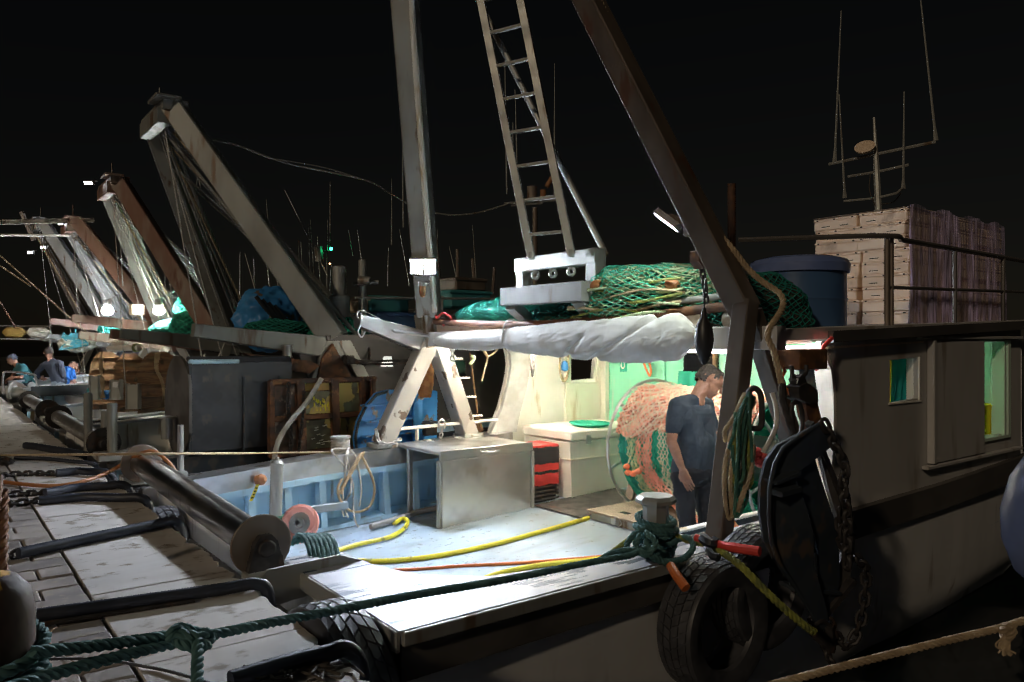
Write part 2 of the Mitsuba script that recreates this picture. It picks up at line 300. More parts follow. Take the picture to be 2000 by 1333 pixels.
add('surface', box(-2.2, .62, -40, 1.6, QZ - .05, QZ - .012, 0), 'paver', 'quay')
def edge_slab(y0, y1, seed):
    g = np.random.default_rng(seed); ys = np.linspace(y0 + .006, y1 - .006, 26); k = g.normal(0, 1, 26).cumsum() * .006; k -= np.linspace(k[0], k[-1], 26)
    out = [(1.30 + min(.012, v) - (.035 * g.random() if g.random() < .22 else 0), y) for y, v in zip(ys, k)]
    low = hull(np.array([(x, y, z) for x in (.64, 1.285) for y in (y0 + .005, y1 - .005) for z in (QZ - .20, QZ - .05)]))
    poly = Polygon([(.638, y0 + .006)] + out + [(.638, y1 - .006)]).buffer(0)
    top = plate(poly, .055, (0, 0, QZ - .0275 + g.uniform(-.003, .003)), V(1, 0, 0), V(0, 1, 0))
    return cat_([low, top])
y = 0.11 - 1.03 * 1
for k in range(19):
    add('edge_slab', edge_slab(y, y + 1.03, k), 'edge_stone', 'quay', smooth=25); y += 1.03
add('edge_slab', box(.64, 1.29, y + .006, 140, QZ - .2, QZ, .01), 'edge_stone', 'quay')
for row in range(38):
    y0 = 1.65 + row * .203; x1 = .626; first = True
    while x1 > -2.2 and not (x1 < -.9 and y0 < 5):
        L = (.17 if row % 2 else .37) if first else .40
        L += rng.uniform(-.02, .02); first = False; z = QZ + rng.uniform(-.007, .002)
        add('paver', box(x1 - L + .004, x1 - .004, y0 + .004, y0 + .199, z - .07, z, .008), rng.choice(['paver', 'paver', 'paver_b']), 'quay', smooth=False); x1 -= L
    if x1 > -2.2: add('paver', box(-2.2, x1 - .004, y0 + .004, y0 + .199, QZ - .07, QZ - .01, .008), 'paver', 'quay', smooth=False)

# ---------------------------------------------------------------- trawlers: what all hulls share
def deck_z(x): return np.interp(x, [1.4, 5.6, 9], [-2.02, -1.82, -1.70])
def hull_shell(y0, y1, Lx=15.5, xs=1.62, dz=0.0):
    """Plating from the sheer to below the water, transom included, open above."""
    yc, hb = (y0 + y1) / 2, (y1 - y0) / 2
    X = np.array([xs, xs + .6, 3, 5, 7, 8.6, 10, 11.5, 13, 14.3, Lx])
    B = np.array([.97, .985, 1, 1, 1, .985, .90, .74, .52, .27, .02]); Z = np.array([-1.30, -1.30, -1.30, -1.29, -1.24, -1.16, -1.04, -.86, -.62, -.38, -.15]) + dz
    sec = [(0, 1.0), (.25, 1.0), (.6, .995), (.9, .985), (1.15, .95), (1.4, .80), (1.65, .45), (1.85, 0.0)]
    P = []
    for side in (-1, 1):
        P.append(np.array([[(x, yc + side * hb * b * (k if x < 8 else k ** (1 + (x - 8) * .25)), z - d * (1 if x < 8 else 1 + (x - 8) * .06)) for d, k in sec] for x, b, z in zip(X, B, Z)]))
    out = []
    for side, p in zip((-1, 1), P):
        nu, nv = p.shape[:2]; i, j = np.meshgrid(np.arange(nu - 1), np.arange(nv - 1), indexing='ij'); q = i * nv + j
        f = np.stack([q, q + nv, q + nv + 1, q + 1], -1).reshape(-1, 4); f = np.vstack([f[:, :3], f[:, [0, 2, 3]]])
        out.append(trimesh.Trimesh(p.reshape(-1, 3), f if side < 0 else f[:, ::-1], process=False))
    a, b = P[0][0], P[1][0]; n = len(a); v = np.vstack([a, b]); f = []
    for k in range(n - 1): f += [(k, k + 1, n + k + 1), (k, n + k + 1, n + k)]
    out.append(trimesh.Trimesh(v, f, process=False))
    return out
def wale(y0, y1, x0, x1, zt, h=.2, t=.05):
    """The rubbing strake that follows the sheer on both sides."""
    xs = np.linspace(x0, x1, 14); out = []
    z = np.interp(xs, [1.5, 5, 7, 8.6, 10], zt)
    for s, y in ((-1, y0), (1, y1)):
        for k in range(13):
            out.append(hull(np.array([(x, yy, zz + dz) for x, zz in ((xs[k], z[k]), (xs[k + 1], z[k + 1])) for yy in (y - s * .02, y + s * t) for dz in (0, -h)])))
    return out
def deck_sheet(y0, y1, x0=1.55, x1=9.0):
    return sheet(lambda u, v: np.stack([x0 + u * (x1 - x0), y0 + v * (y1 - y0), deck_z(x0 + u * (x1 - x0)) + .03 * (1 - (2 * v - 1)**2)], -1), 12, 7)

# ---------------------------------------------------------------- the nearest trawler
TR = thing('trawler', 'nearest trawler, white hulled, its pale blue aft deck brightly lit under an awning', 'trawler', 'trawlers moored stern to the quay')
Y0, Y1 = 2.95, 7.55                          # near and far side
add('hull', hull_shell(Y0, Y1), 'hull_white', TR, smooth=35)
for w_ in (0, 1): add('rubbing_strake', wale(Y0 - .005, Y1 + .005, 1.615, 10, [-1.262, -1.24, -1.20, -1.13, -1.05], .21)[w_ * 13:w_ * 13 + 13], 'hull_band', TR, smooth=False)
add('deck', deck_sheet(Y0 + .03, Y1 - .04), 'deck_paint', TR, smooth=True)
# near side cap: broad at the stern quarter, narrowing forward
cap = Polygon([(1.60, 2.88), (4.62, 2.88), (4.62, 3.12), (3.22, 3.10), (2.8, 3.14), (2.31, 3.26), (2.06, 3.48), (1.95, 3.78), (1.90, 4.22), (1.60, 4.22)]).buffer(.01)
add('cap_rail', [plate(cap, .022, (0, 0, -1.245), V(1, 0, 0), V(0, 1, 0)), plate(Polygon([(1.6, 2.868), (4.62, 2.868), (4.62, 2.886), (1.6, 2.886)]), .05, (0, 0, -1.268), V(1, 0, 0), V(0, 1, 0))], 'tread_wear', TR, label='broad stainless cap plate scuffed by chains')
inner = LineString([(4.6, 3.09), (3.22, 3.07), (2.8, 3.11), (2.31, 3.23), (2.04, 3.46), (1.93, 3.78), (1.88, 4.2)]).buffer(.012, cap_style=2)
add('bulwark_plate', plate(inner, .74, (0, 0, -1.63), V(1, 0, 0), V(0, 1, 0)), 'paint_blue', TR)
add('cap_lip', [box(1.575, 1.598, 2.87, 4.22, -1.33, -1.238, .005), box(1.60, 4.62, 2.845, 2.868, -1.30, -1.238, .005)], 'steel_dull', TR)
add('deck_drain', cyl((2.6, 5.9, deck_z(2.6) + .045), (2.6, 5.9, deck_z(2.6) + .062), .06, 16), 'iron', TR)
# far side bulwark: plating, ribs, stringer, stainless cap
fb = Y1 - .06
def capz(x): return np.interp(x, [1.5, 3.0, 5.6], [-1.30, -1.19, -1.10])
def strip(x0, x1, y, za, zb, t=.012, n=10):
    xs = np.linspace(x0, x1, n + 1)
    return [hull(np.array([(x, yy, z) for x in xs[k:k + 2] for yy in (y - t, y) for z in (za(x), zb(x))])) for k in range(n)]
add('far_bulwark', strip(1.55, 5.6, fb + .03, lambda x: capz(x) - .02, lambda x: deck_z(x) - .02), 'paint_blue', TR, smooth=25)
add('waterway', [hull(np.array([(x, y, z) for x in (1.6, 5.6) for y, z in ((fb - .22, deck_z(x) + .01), (fb, deck_z(x) + .01), (fb, deck_z(x) + .07), (fb - .20, deck_z(x) + .045))]))], 'paint_blue', TR)
add('far_cap_rail', strip(1.5, 5.6, fb + .12, lambda x: capz(x), lambda x: capz(x) - .03, .30), 'steel', TR, smooth=25)
add('far_cap_band', strip(1.5, 5.6, fb - .17, lambda x: capz(x) - .004, lambda x: capz(x) - .175, .016), 'steel', TR, smooth=25)
add('stringer', strip(1.5, 5.6, fb - .11, lambda x: capz(x) - .175, lambda x: capz(x) - .235, .08), 'paint_blue', TR, smooth=25)
for k, x in enumerate(np.arange(1.75, 5.6, .36)):
    z0, z1 = deck_z(x) + .03, capz(x) - .2
    add('rib', [hull(np.array([(x + dx, yy, z) for dx in (-.035, .035) for yy, z in ((fb - .035, z0), (fb - .20, z0), (fb - .13, z1), (fb - .035, z1))]))], 'paint_blue', TR, smooth=False)
add('bulwark_board', box(2.75, 3.42, fb - .265, fb - .225, -1.72, -1.64, .008), 'deck_paint', TR)
# stern: sill, transom roller and its brackets
add('stern_sill', box(1.50, 1.62, 4.2, Y1 - .1, -2.02, -1.52, .01), 'hull_band', TR)
A, B = V(1.46, 4.20, -1.125), V(1.50, 7.36, -1.085); ax = unit(B - A)
sr = add('stern_roller', lathe([(0.03, .0), (.100, 0), (.100, .5), (.105, 1.2), (.101, 1.25), (.104, 2.2), (.100, np.linalg.norm(B - A) - .02), (.03, np.linalg.norm(B - A))], A, ax, 40), 'roller_steel', TR, smooth=40)
for p, s in ((A, -1), (B, 1)):
    add('flange', lathe([(0, 0), (.163, 0), (.168, .004), (.168, .014), (.163, .018), (0, .018)], p + ax * (s * .01 - .009), ax, 48), 'steel_brown', sr, smooth=30)
    add('axle', [cyl(p + ax * s * .02, p + ax * s * .12, .048, 20, .008), cyl(p + ax * s * .02, p + ax * s * .09, .062, 6, .004)], 'iron', sr)
    add('bearing', [hull(np.array([(p[0] + x, p[1] + s * t, p[2] + z) for t in (.05, .10) for x, z in ((-.10, -.12), (.10, -.12), (.085, -.07), (.062, .03), (.03, .068), (-.03, .068), (-.062, .03), (-.085, -.07))])), cyl(p + V(.085, s * .075, -.12), p + V(.085, s * .075, -.06), .014, 6), cyl(p + V(-.085, s * .075, -.12), p + V(-.085, s * .075, -.06), .014, 6)], 'iron', sr)
add('roller_bracket', [box(1.34, 1.86, 3.98, 4.16, -1.30, -1.245, .006), hull(np.array([(1.34, y, z) for y in (3.92, 3.94) for z in (-1.25, -1.39)] + [(1.98, y, z) for y in (3.92, 3.94) for z in (-1.25, -1.34)] + [(1.80, y, -1.18) for y in (3.92, 3.94)] + [(1.40, y, -1.19) for y in (3.92, 3.94)]))], 'steel_dull', TR, smooth=25)
add('roller_bracket', [box(1.36, 1.9, 7.40, 7.6, -1.28, -1.20, .006)], 'steel_dull', TR)
add('guide_post', lathe([(0, 0), (.052, 0), (.055, .05), (.055, .88), (.06, .885), (.06, .91), (.04, .93), (.02, .94), (.018, .96), (0, .965)], (2.46, 6.72, -2.0), (.02, -.02, 1), 20), 'steel_dull', TR)
add('guide_post', lathe([(0, 0), (.03, 0), (.03, .42), (0, .42)], (1.86, 7.50, -1.20), (0, 0, 1), 14), 'steel', TR)
# mooring bitt on the near cap
bt = add('bitt', lathe([(0, 0), (.075, 0), (.075, .30), (.118, .305), (.118, .325), (.10, .345), (0, .35)], (3.34, 3.0, -1.235), (0, 0, 1), 8), 'steel_dull', TR, smooth=25)
bw = add('bitt', lathe([(0, 0), (.08, 0), (.08, .22), (.11, .225), (.11, .245), (0, .25)], AY(665, 898, fb + .02) + V(0, 0, 0), (0, 0, 1), 16), 'steel_dull', TR, smooth=25)

# gantry: a two-legged foot on each side, box masts leaning inboard to a head above
G = add('gantry', [beam((3.06, 5.65, 6.62), (3.12, 6.6, 6.62), .4, .34)], 'steel_dull', TR)
add('mast', [beam((4.50, 7.38, -.06), (4.46, 7.36, .30), .20, .24, w1=.26, h1=.26), beam((4.46, 7.36, .29), (3.15, 6.15, 6.6), .23, .26)], 'steel_dull', G)
add('mast', beam((4.30, 3.08, .20), (3.05, 5.95, 6.6), .155, .17, up=(0, -1, .3)), 'post_dark', G)
add('mast_foot', beam((3.90, 7.42, -1.12), (4.48, 7.39, .02), .20, .19), 'steel_worn', G)
add('mast_foot', beam((5.02, 7.42, -1.10), (4.56, 7.39, .02), .20, .19), 'steel_worn', G)
add('mast_foot', beam((3.90, 2.99, -1.24), (4.28, 3.06, .26), .125, .125, up=(0, 1, 0)), 'post_dark', G)
add('mast_foot', beam((4.98, 3.0, -1.2), (4.36, 3.08, .20), .11, .12, up=(0, 1, 0)), 'post_dark', G)
add('foot_plate', box(3.76, 4.06, 2.86, 3.13, -1.238, -1.215), 'iron', G); add('foot_plate', box(4.86, 5.1, 2.9, 3.13, -1.238, -1.21), 'iron', G)
add('foot_plate', box(3.78, 4.04, 7.3, 7.55, -1.15, -1.10), 'steel_dull', G); add('foot_plate', box(4.9, 5.16, 7.3, 7.55, -1.12, -1.08), 'steel_dull', G)
ou = add('outrigger', beam((4.72, 7.40, -.10), (3.62, 7.40, .215), .15, .28, h1=.13), 'steel', G, smooth=20)
add('cable_pipe', [cyl((4.9, 7.26, .0), (3.95, 7.27, .11), .02, 10), cyl((4.9, 7.31, .01), (4.2, 7.31, .09), .014, 8)], 'steel', ou)
add('end_ring', [cyl((3.60, 7.40, .215), (3.63, 7.40, .21), .085, 20), line([(3.60, 7.32, .16), (3.56, 7.30, .10), (3.60, 7.30, .04), (3.65, 7.31, .10)], .008)], 'steel', ou)
add('wire', line([(4.0, 7.36, .16), (3.8, 7.34, .25), (3.62, 7.33, .32), (3.56, 7.33, .28), (3.6, 7.34, .22)], .006), 'rope_white', ou)
add('conduit', line([V(4.42, 7.17, .32), V(4.05, 6.85, 2.1), V(3.52, 6.36, 4.9), V(3.2, 6.06, 6.5)], .034, 10, 6), 'white_paint', G)
add('conduit', line([V(4.34, 7.42, .3), V(3.9, 7.0, 2.5), V(3.1, 6.25, 6.5)], .014, 8, 6), 'steel_dull', G)
add('shackle', [chain([AY(866, 628, 7.14), AY(872, 655, 7.12), AY(882, 680, 7.1), AY(884, 700, 7.1)], .075, .011)], 'steel', G)
for sgn, yb in ((0, 7.42), (1, 3.0)):
    for k in range(4):
        t = .2 + .2 * k; p = V(5.02, yb, -1.10) * (1 - t) + V(4.56, yb, .02) * t
        if sgn == 0: add('step', cyl(p + V(.02, -.02, 0), p + V(.26, -.06, .0), .013, 8), 'white_paint', G)
fl = add('floodlight', [box(4.20, 4.30, 7.06, 7.30, .70, .92, .01)], 'grey_plastic', TR)
nrm = unit(V(-.55, -.78, -.28)); c0 = V(4.215, 7.09, .80); d_, s_, u_ = frame_of(nrm)
def lamp_face(c, n, w, h):
    d, s, u = frame_of(n); v = [c - s * w / 2 - u * h / 2, c + s * w / 2 - u * h / 2, c + s * w / 2 + u * h / 2, c - s * w / 2 + u * h / 2]
    f = [(0, 1, 2), (0, 2, 3)]; m = trimesh.Trimesh(v, f, process=False)
    return m if m.face_normals[0] @ d > 0 else trimesh.Trimesh(v, [a[::-1] for a in f], process=False)
add('housing', beam(c0 - nrm * .004, c0 - nrm * .06, .29, .18), 'grey_plastic', fl)
add('lens', lamp_face(c0, nrm, .27, .16), 'white_paint', fl, smooth=False, emit=(2500 * .87, 2500 * .95, 2500 * 1.10))
add('signal_lamp', [lathe([(0, -.12), (.025, -.11), (.036, -.06), (.036, 0)], AD(847 - 22, 560, 8.2), (0, 0, 1), 14)], 'cork', TR)
add('signal_lamp_base', [cyl(AD(825, 560, 8.2), AD(825, 552, 8.2), .045, 12), cyl(AD(825, 554, 8.2), AD(842, 552, 8.3), .012)], 'grey_plastic', TR)
c1 = V(4.20, 3.68, .85); n1 = unit(V(-.42, .50, -.76)); t1 = unit(V(.10, -.50, -.32)); t1 = unit(t1 - n1 * (t1 @ n1))
f2 = add('floodlight', hull(np.array([c1 - n1 * z + t1 * a + np.cross(n1, t1) * b for z, bb in ((.006, .05), (.05, .03)) for a in (-.11, .11) for b in (-bb, bb)])), 'grey_plastic', TR)
bb = np.cross(n1, t1)
lm = trimesh.Trimesh([c1 - t1 * .10 - bb * .045, c1 + t1 * .10 - bb * .045, c1 + t1 * .10 + bb * .045, c1 - t1 * .10 + bb * .045], [(0, 1, 2), (0, 2, 3)], process=False)
if lm.face_normals[0] @ n1 < 0: lm.invert()
add('lens', lm, 'white_paint', f2, smooth=False, emit=(270 * .90, 270 * 1.0, 270 * .90))
add('arm', [beam(c1 - n1 * .05, V(4.22, 3.42, .80), .03, .05), box(4.12, 4.26, 3.36, 3.46, .72, .90, .01)], 'steel_brown', f2)

# ladder up to the gantry head
def rails(t, s): return V(4.55, 5.36, .78) * (1 - t) + V(3.92, 6.35, 6.5) * t + unit(V(.35, -.93, 0)) * s
ld = add('ladder', [beam(rails(0, .21), rails(1, .21), .045, .075)], 'steel_dull', TR)
add('rail', beam(rails(0, -.21), rails(1, -.21), .045, .075), 'steel_dull', ld)
for k in range(17):
    t = (.22 + k * .33) / 5.85; add('rung', beam(rails(t, -.2), rails(t, .2), .03, .03), 'steel_dull', ld)
add('brace', cyl(V(4.9, 5.0, .78), V(4.30, 6.40, 3.7), .030, 10), 'steel_dull', ld)
# gallows frame that carries the ladder foot
gf = add('gallows_frame', beam((4.76, 4.93, .76), (4.76, 6.10, .76), .14, .14), 'steel_leg', TR)
add('post', beam((4.76, 4.99, .70), (4.76, 4.99, .14), .13, .14, up=(0, 1, 0)), 'steel_leg', gf); add('post', beam((4.76, 6.03, .70), (4.76, 6.03, .14), .12, .12, up=(0, 1, 0)), 'steel_leg', gf)
add('lower_beam', beam((4.40, 4.72, .42), (4.40, 5.86, .42), .13, .17), 'steel_leg', gf)
add('strut', beam((4.38, 4.80, .36), (4.72, 4.90, .14), .12, .10), 'steel_leg', gf); add('strut', beam((4.38, 5.74, .34), (4.72, 5.8, .14), .12, .10), 'steel_leg', gf)
add('strut', beam((4.45, 4.86, .42), (4.70, 4.99, .42), .11, .13), 'steel_leg', gf); add('strut', beam((4.45, 5.78, .42), (4.70, 5.99, .42), .11, .13), 'steel_leg', gf)
for k in range(3):
    c = V(4.70, 5.25 + k * .26, .64); add('pad_eye', lathe([(.02, -.012), (.045, -.012), (.045, .012), (.02, .012), (.02, -.012)], c, (.3, 1, 0), 14), 'steel_leg', gf)
    add('foot', [cyl(rails(0, s) - V(0, 0, .02), rails(0, s) + V(0, 0, .05), .03, 10) for s in (-.21, .21)], 'steel_leg', gf) if k == 0 else None

# superstructure: side walls with rounded after ends, bulkhead, roof
RZ0, RZ1 = -.03, .075
def roof_z(x): return np.interp(x, [4.4, 5.2, 9.2], [0.0, 0.0, .15])
wall = [(5.00, -.03), (5.06, -.10), (5.13, -.20), (5.165, -.36), (5.17, -.6), (5.15, -.85), (5.11, -1.02), (5.06, -1.36), (8.62, -1.36), (8.62, .14), (5.0, .0)]
wp = Polygon(wall).difference(Polygon([(5.985, -.49), (6.455, -.47), (6.45, -.135), (5.985, -.15)])).difference(Polygon([(7.60, -.92), (8.28, -.88), (8.28, .0), (7.60, -.01)]))
add('side_wall', plate(wp, .035, (0, Y0 + .022, 0), V(1, 0, 0), V(0, 0, 1)), 'cabin_white', TR, smooth=False)
add('side_wall_edge', [plate(LineString(wall[:8]).buffer(.018, cap_style=2), .13, (0.012, Y0 + .065, 0), V(1, 0, 0), V(0, 0, 1))], 'white_paint', TR, smooth=False)
add('wall_trim', [hull(np.array([(x, y, z) for x, z0 in ((5.05, -.055), (6.5, -.015)) for y in (Y0 - .02, Y0 + .006) for z in (z0, z0 + .014)]))], 'foam', TR)
sd = add('sliding_door', [box(6.66, 7.64, Y0 - .045, Y0 - .005, -1.02, .0, .008)], 'cabin_white', TR)
add('rail', [box(6.4, 8.5, Y0 - .06, Y0 - .002, .015, .045), box(6.5, 8.5, Y0 - .06, Y0 - .002, -1.06, -1.03), box(6.6, 6.65, Y0 - .06, Y0 - .0, -1.02, .01)], 'cabin_white', sd)
add('door_frame', [box(8.16, 8.20, Y0 - .02, Y0 + .1, -.9, 0), box(8.23, 8.30, Y0 - .025, Y0 + .1, -.9, .01), box(7.6, 8.3, Y0 - .022, Y0 + .1, -.93, -.895)], 'green_pale', TR)
add('window_frame', [box(5.95, 6.49, Y0 - .008, Y0 + .0, -.50, -.485, .002), box(6.455, 6.475, Y0 - .008, Y0 + .1, -.49, -.13, .002)], 'white_paint', TR)
far = Polygon([(5.36, -1.16), (5.38, -1.08), (5.52, -.80), (5.62, -.5), (5.66, -.3), (5.64, -.18), (5.60, -.02), (8.6, .10), (8.6, -1.85), (5.36, -1.85)])
far = far.difference(Polygon([(6.68, -.52), (7.08, -.50), (7.12, -.22), (6.66, -.24)]))
add('side_wall', plate(far, .06, (0, Y1 - .05, 0), V(1, 0, 0), V(0, 0, 1)), 'white_paint', TR, smooth=False)
add('after_pillar', plate(Polygon([(5.35, -1.12), (5.39, -1.05), (5.53, -.80), (5.63, -.5), (5.67, -.3), (5.65, -.18), (5.60, -.02), (6.0, -.02), (5.98, -.25), (5.9, -.6), (5.78, -.95), (5.74, -1.12)]), .05, (0, Y1 - .105, 0), V(1, 0, 0), V(0, 0, 1)), 'canvas', TR, smooth=False)
add('wall_panel', [box(6.56, 7.25, Y1 - .12, Y1 - .085, -1.86, -.545, .008), box(6.56, 7.25, Y1 - .12, Y1 - .085, -.20, -.03, .008), box(6.56, 6.655, Y1 - .12, Y1 - .085, -.545, -.20, .004), box(7.115, 7.25, Y1 - .12, Y1 - .085, -.545, -.20, .004)], 'cream', TR)
add('bulkhead', [box(7.25, 7.31, Y0 + .1, Y1 - .08, -1.85, .06, .004)], 'green_paint', TR)
add('corner_post', [box(7.17, 7.25, Y1 - .22, Y1 - .12, -1.85, .0, .01)], 'cream', TR)
add('bulkhead_door', [box(7.225, 7.25, 6.35, 7.1, -1.75, -.12, .01)], 'green_paint', TR)
sg = add('number_sign', [box(7.208, 7.224, 6.98, 7.10, -.40, -.22, .003)], 'net_green', TR)
def lettering(txt, h, o, u, v, d=.003, bold=True):
    m = meshkit.text_mesh(txt, h, d, bold); q = m.vertices - [m.bounds[:, 0].mean(), m.bounds[:, 1].mean(), 0]; w = np.cross(u, v)
    m.vertices = np.asarray(o, float) + q[:, :1] * u + q[:, 1:2] * v + q[:, 2:] * w; return m
add('numeral', lettering('0', .10, (7.206, 7.04, -.31), V(0, -1, 0), V(0, 0, 1)), 'white_paint', sg)
add('bulkhead_window', box(7.222, 7.248, 5.55, 6.05, -.52, -.14, .004), 'dark_glass', TR); add('bulkhead_window', box(7.222, 7.248, 4.25, 4.62, -.56, -.16, .004), 'dark_glass', TR)
def cloth(x, y0, y1, z0, z1, amp, k, seed=0):
    return sheet(lambda u, v: np.stack([x + amp * np.sin(u * k + 2 * meshkit.noise(np.stack([u * 3, v * 2, u * 0 + seed], -1))) * (.4 + .6 * v), y0 + (y1 - y0) * u + .02 * np.sin(v * 4 + u * 6), z1 + (z0 - z1) * v], -1), 40, 12)
add('curtain', cloth(7.18, 5.5, 6.1, -1.2, -.36, .02, 26, 3), 'net_green', TR, smooth=True)
add('shelf', [box(6.9, 7.22, 3.3, 4.9, -.92, -.89), box(6.9, 7.22, 3.3, 4.9, -1.3, -1.27)], 'green_paint', TR)
add('shelf_box', [box(6.92, 7.18, 3.5, 4.5, -.888, -.74)], 'wood', TR)
add('stanchion', cyl((5.30, 3.34, -1.8), (5.30, 3.34, -.04), .026, 12), 'green_pale', TR)
add('stanchion', cyl((7.05, 5.45, -1.8), (7.05, 5.45, -.04), .03, 12), 'wood', TR)
rf = plate(Polygon([(4.42, 2.9), (9.2, 2.9), (9.2, Y1 + .03), (4.42, Y1 + .03)]), .07, (0, 0, .035), V(1, 0, 0), V(0, 1, 0))
rf = trimesh.creation.box(extents=[1, 1, 1]); rv = np.array([(x, y, roof_z(x) + z) for x in (4.42, 9.2) for y in (2.9, Y1 + .03) for z in (0.0, .075)])
add('roof', [hull(rv), beam((4.44, 2.9, .02), (4.44, Y1, .02), .1, .16)], 'cabin_white', TR, smooth=False)
add('roof_edge', [hull(np.array([(x, y, roof_z(x) + z) for x in (5.0, 9.2) for y in (2.86, 2.9) for z in (-.01, .07)]))], 'cabin_dark', TR)
add('ceiling', [hull(np.array([(x, y, roof_z(x) + z) for x in (4.5, 8.6) for y in (Y0 + .12, Y1 - .1) for z in (-.025, -.004)]))], 'white_paint', TR)
add('front_wall', [box(8.52, 8.6, Y0 + .1, Y1 - .08, -1.85, .1, .004)], 'green_pale', TR)
add('inner_coaming', [box(4.02, 5.32, 3.50, 3.53, -1.86, -1.33, .004)], 'dark_blue', TR)
add('coaming_rail', [box(4.02, 5.32, 3.485, 3.545, -1.33, -1.312, .004), box(4.02, 5.32, 3.56, 3.59, -1.40, -1.38, .004), box(4.0, 4.03, 3.1, 3.55, -1.33, -1.3, .004)], 'white_paint', TR)
# lamps under the roof
def tube_lamp(p0, p1, val, col=(1, .93, .82)):
    p0, p1 = np.asarray(p0, float), np.asarray(p1, float)
    L = add('tube_lamp', beam(p0 + V(0, 0, .045), p1 + V(0, 0, .045), .07, .03), 'white_paint', TR)
    add('tube', cyl(p0, p1, .014, 8), 'white_paint', L, smooth=40, emit=[val * c for c in col])
tube_lamp((5.35, 6.95, -.10), (5.35, 6.15, -.10), 640, (1, .88, .70))
tube_lamp((5.9, 4.95, -.10), (5.9, 4.15, -.10), 190, (1, .98, .86))
tube_lamp((4.90, 3.95, -.075), (4.90, 3.62, -.075), 45, (1, .97, .92))
tube_lamp((4.62, 3.06, -.05), (5.0, 3.06, -.05), 110, (.97, .98, 1))
tube_lamp((7.75, 4.9, -.03), (8.2, 4.9, -.03), 130, (.70, 1, .80))
add('switch_box', [box(4.52, 4.86, 2.82, 3.02, -.19, -.055, .008)], 'rust', TR)
# cabin inside, seen through the open side door
add('cabin_locker', [box(7.55, 8.5, 5.2, 5.7, -1.75, -.5)], 'green_pale', TR)
add('side_deck', [box(4.1, 5.35, 3.06, 3.50, -1.40, -1.375, .004)], 'deck_paint', TR)
# hatch
hz = deck_z(5.7)
h = add('hatch', [box(5.33, 6.0, 4.70, 5.66, hz, hz + .085, .006)], 'steel_dull', TR)
add('lid', box(5.30, 6.03, 4.67, 5.69, hz + .087, hz + .112, .006), 'hatch_plate', h)
add('latch', [box(5.315, 5.329, 5.30, 5.36, hz + .02, hz + .085, .004), line([(5.31, 5.28, hz + .07), (5.285, 5.27, hz + .11), (5.285, 5.22, hz + .11), (5.31, 5.21, hz + .05), (5.3, 5.24, hz + .02)], .005)], 'steel', h)
add('hand_hole', box(5.45, 5.52, 5.27, 5.39, hz + .1125, hz + .1135, 0), 'black', h)
add('deck_mat', [hull(np.array([(x, y, deck_z(x) + .034 + z) for x in (5.26, 6.5) for y in (5.75, 6.5) for z in (0, .008)]))], 'iron', TR)
# stainless bin against the far bulwark
bn = thing(TR + '__fish_bin', None, None)
labels.pop(bn); add('side_panel', [hull(np.array([(x, y, z) for x, zb in ((5.18, -1.87), (5.22, -1.87)) for y in (6.50, 7.28) for z in (zb, -1.155)]))], 'bin_steel', bn, smooth=20)
add('front_sheet', [hull(np.array([(x, y, z) for x, zb in ((4.07, -1.94), (5.20, -1.87)) for y in (6.499, 6.53) for z in (zb, -1.155)]))], 'bin_steel', TR, smooth=20)
add('leg', beam((4.12, 7.2, -1.9), (4.12, 7.2, -1.155), .05, .05, up=(0, 1, 0)), 'bin_steel', bn)
add('lid', [box(4.05, 5.24, 6.485, 7.42, -1.15, -1.115, .006), box(4.05, 5.24, 6.475, 6.485, -1.19, -1.10, .003)], 'bin_steel', bn)
add('front_panel', [hull(np.array([(x, y, z) for x, zb in ((4.08, -1.93), (5.21, -1.86)) for y in (6.482, 6.499) for z in (zb, -1.21)]))], 'bin_steel', bn, smooth=20)
add('edge_trim', box(5.22, 5.26, 6.47, 6.55, -1.86, -1.2, .006), 'steel_dull', bn); add('edge_trim', box(4.05, 4.07, 6.48, 6.55, -1.93, -1.2, .004), 'steel_dull', bn)
for x in (4.45, 4.85): add('hinge', [box(x - .05, x + .05, 7.30, 7.38, -1.117, -1.108, .002), cyl((x - .05, 7.385, -1.11), (x + .05, 7.385, -1.11), .01, 8)], 'steel_dull', bn)
add('handle', line([(4.55, 6.47, -1.145), (4.56, 6.43, -1.15), (4.74, 6.43, -1.15), (4.75, 6.47, -1.145)], .008), 'steel', bn)
add('rail', [cyl((4.0, 7.36, -.96), (5.4, 7.36, -.94), .02, 10), beam((4.3, 7.36, -1.1), (4.3, 7.36, -.96), .05, .02), beam((5.0, 7.36, -1.1), (5.0, 7.36, -.95), .05, .02)], 'white_paint', bn)
# net drum
nd = add('net_drum', cyl((6.35, 5.72, -1.13), (6.35, 4.05, -1.13), .22, 24), 'steel_dull', TR)
for yy in (5.74, 4.03):
    add('flange', [tube([(6.35 + .70 * math.cos(a), yy, -1.13 + .70 * math.sin(a)) for a in np.linspace(0, 2 * np.pi, 48, endpoint=False)], .017, 8, closed=True)] + [cyl((6.35 + .2 * math.cos(a), yy, -1.13 + .2 * math.sin(a)), (6.35 + .7 * math.cos(a), yy, -1.13 + .7 * math.sin(a)), .016, 8) for a in np.arange(6) * np.pi / 3 + .3], 'steel', nd)
    add('stand', [beam((6.05, yy + .10, -1.80), (6.32, yy + .10, -1.1), .11, .05), beam((6.65, yy + .10, -1.80), (6.38, yy + .10, -1.1), .11, .05), box(5.9, 6.8, yy + .04, yy + .2, -1.81, -1.77)], 'steel_brown', nd)
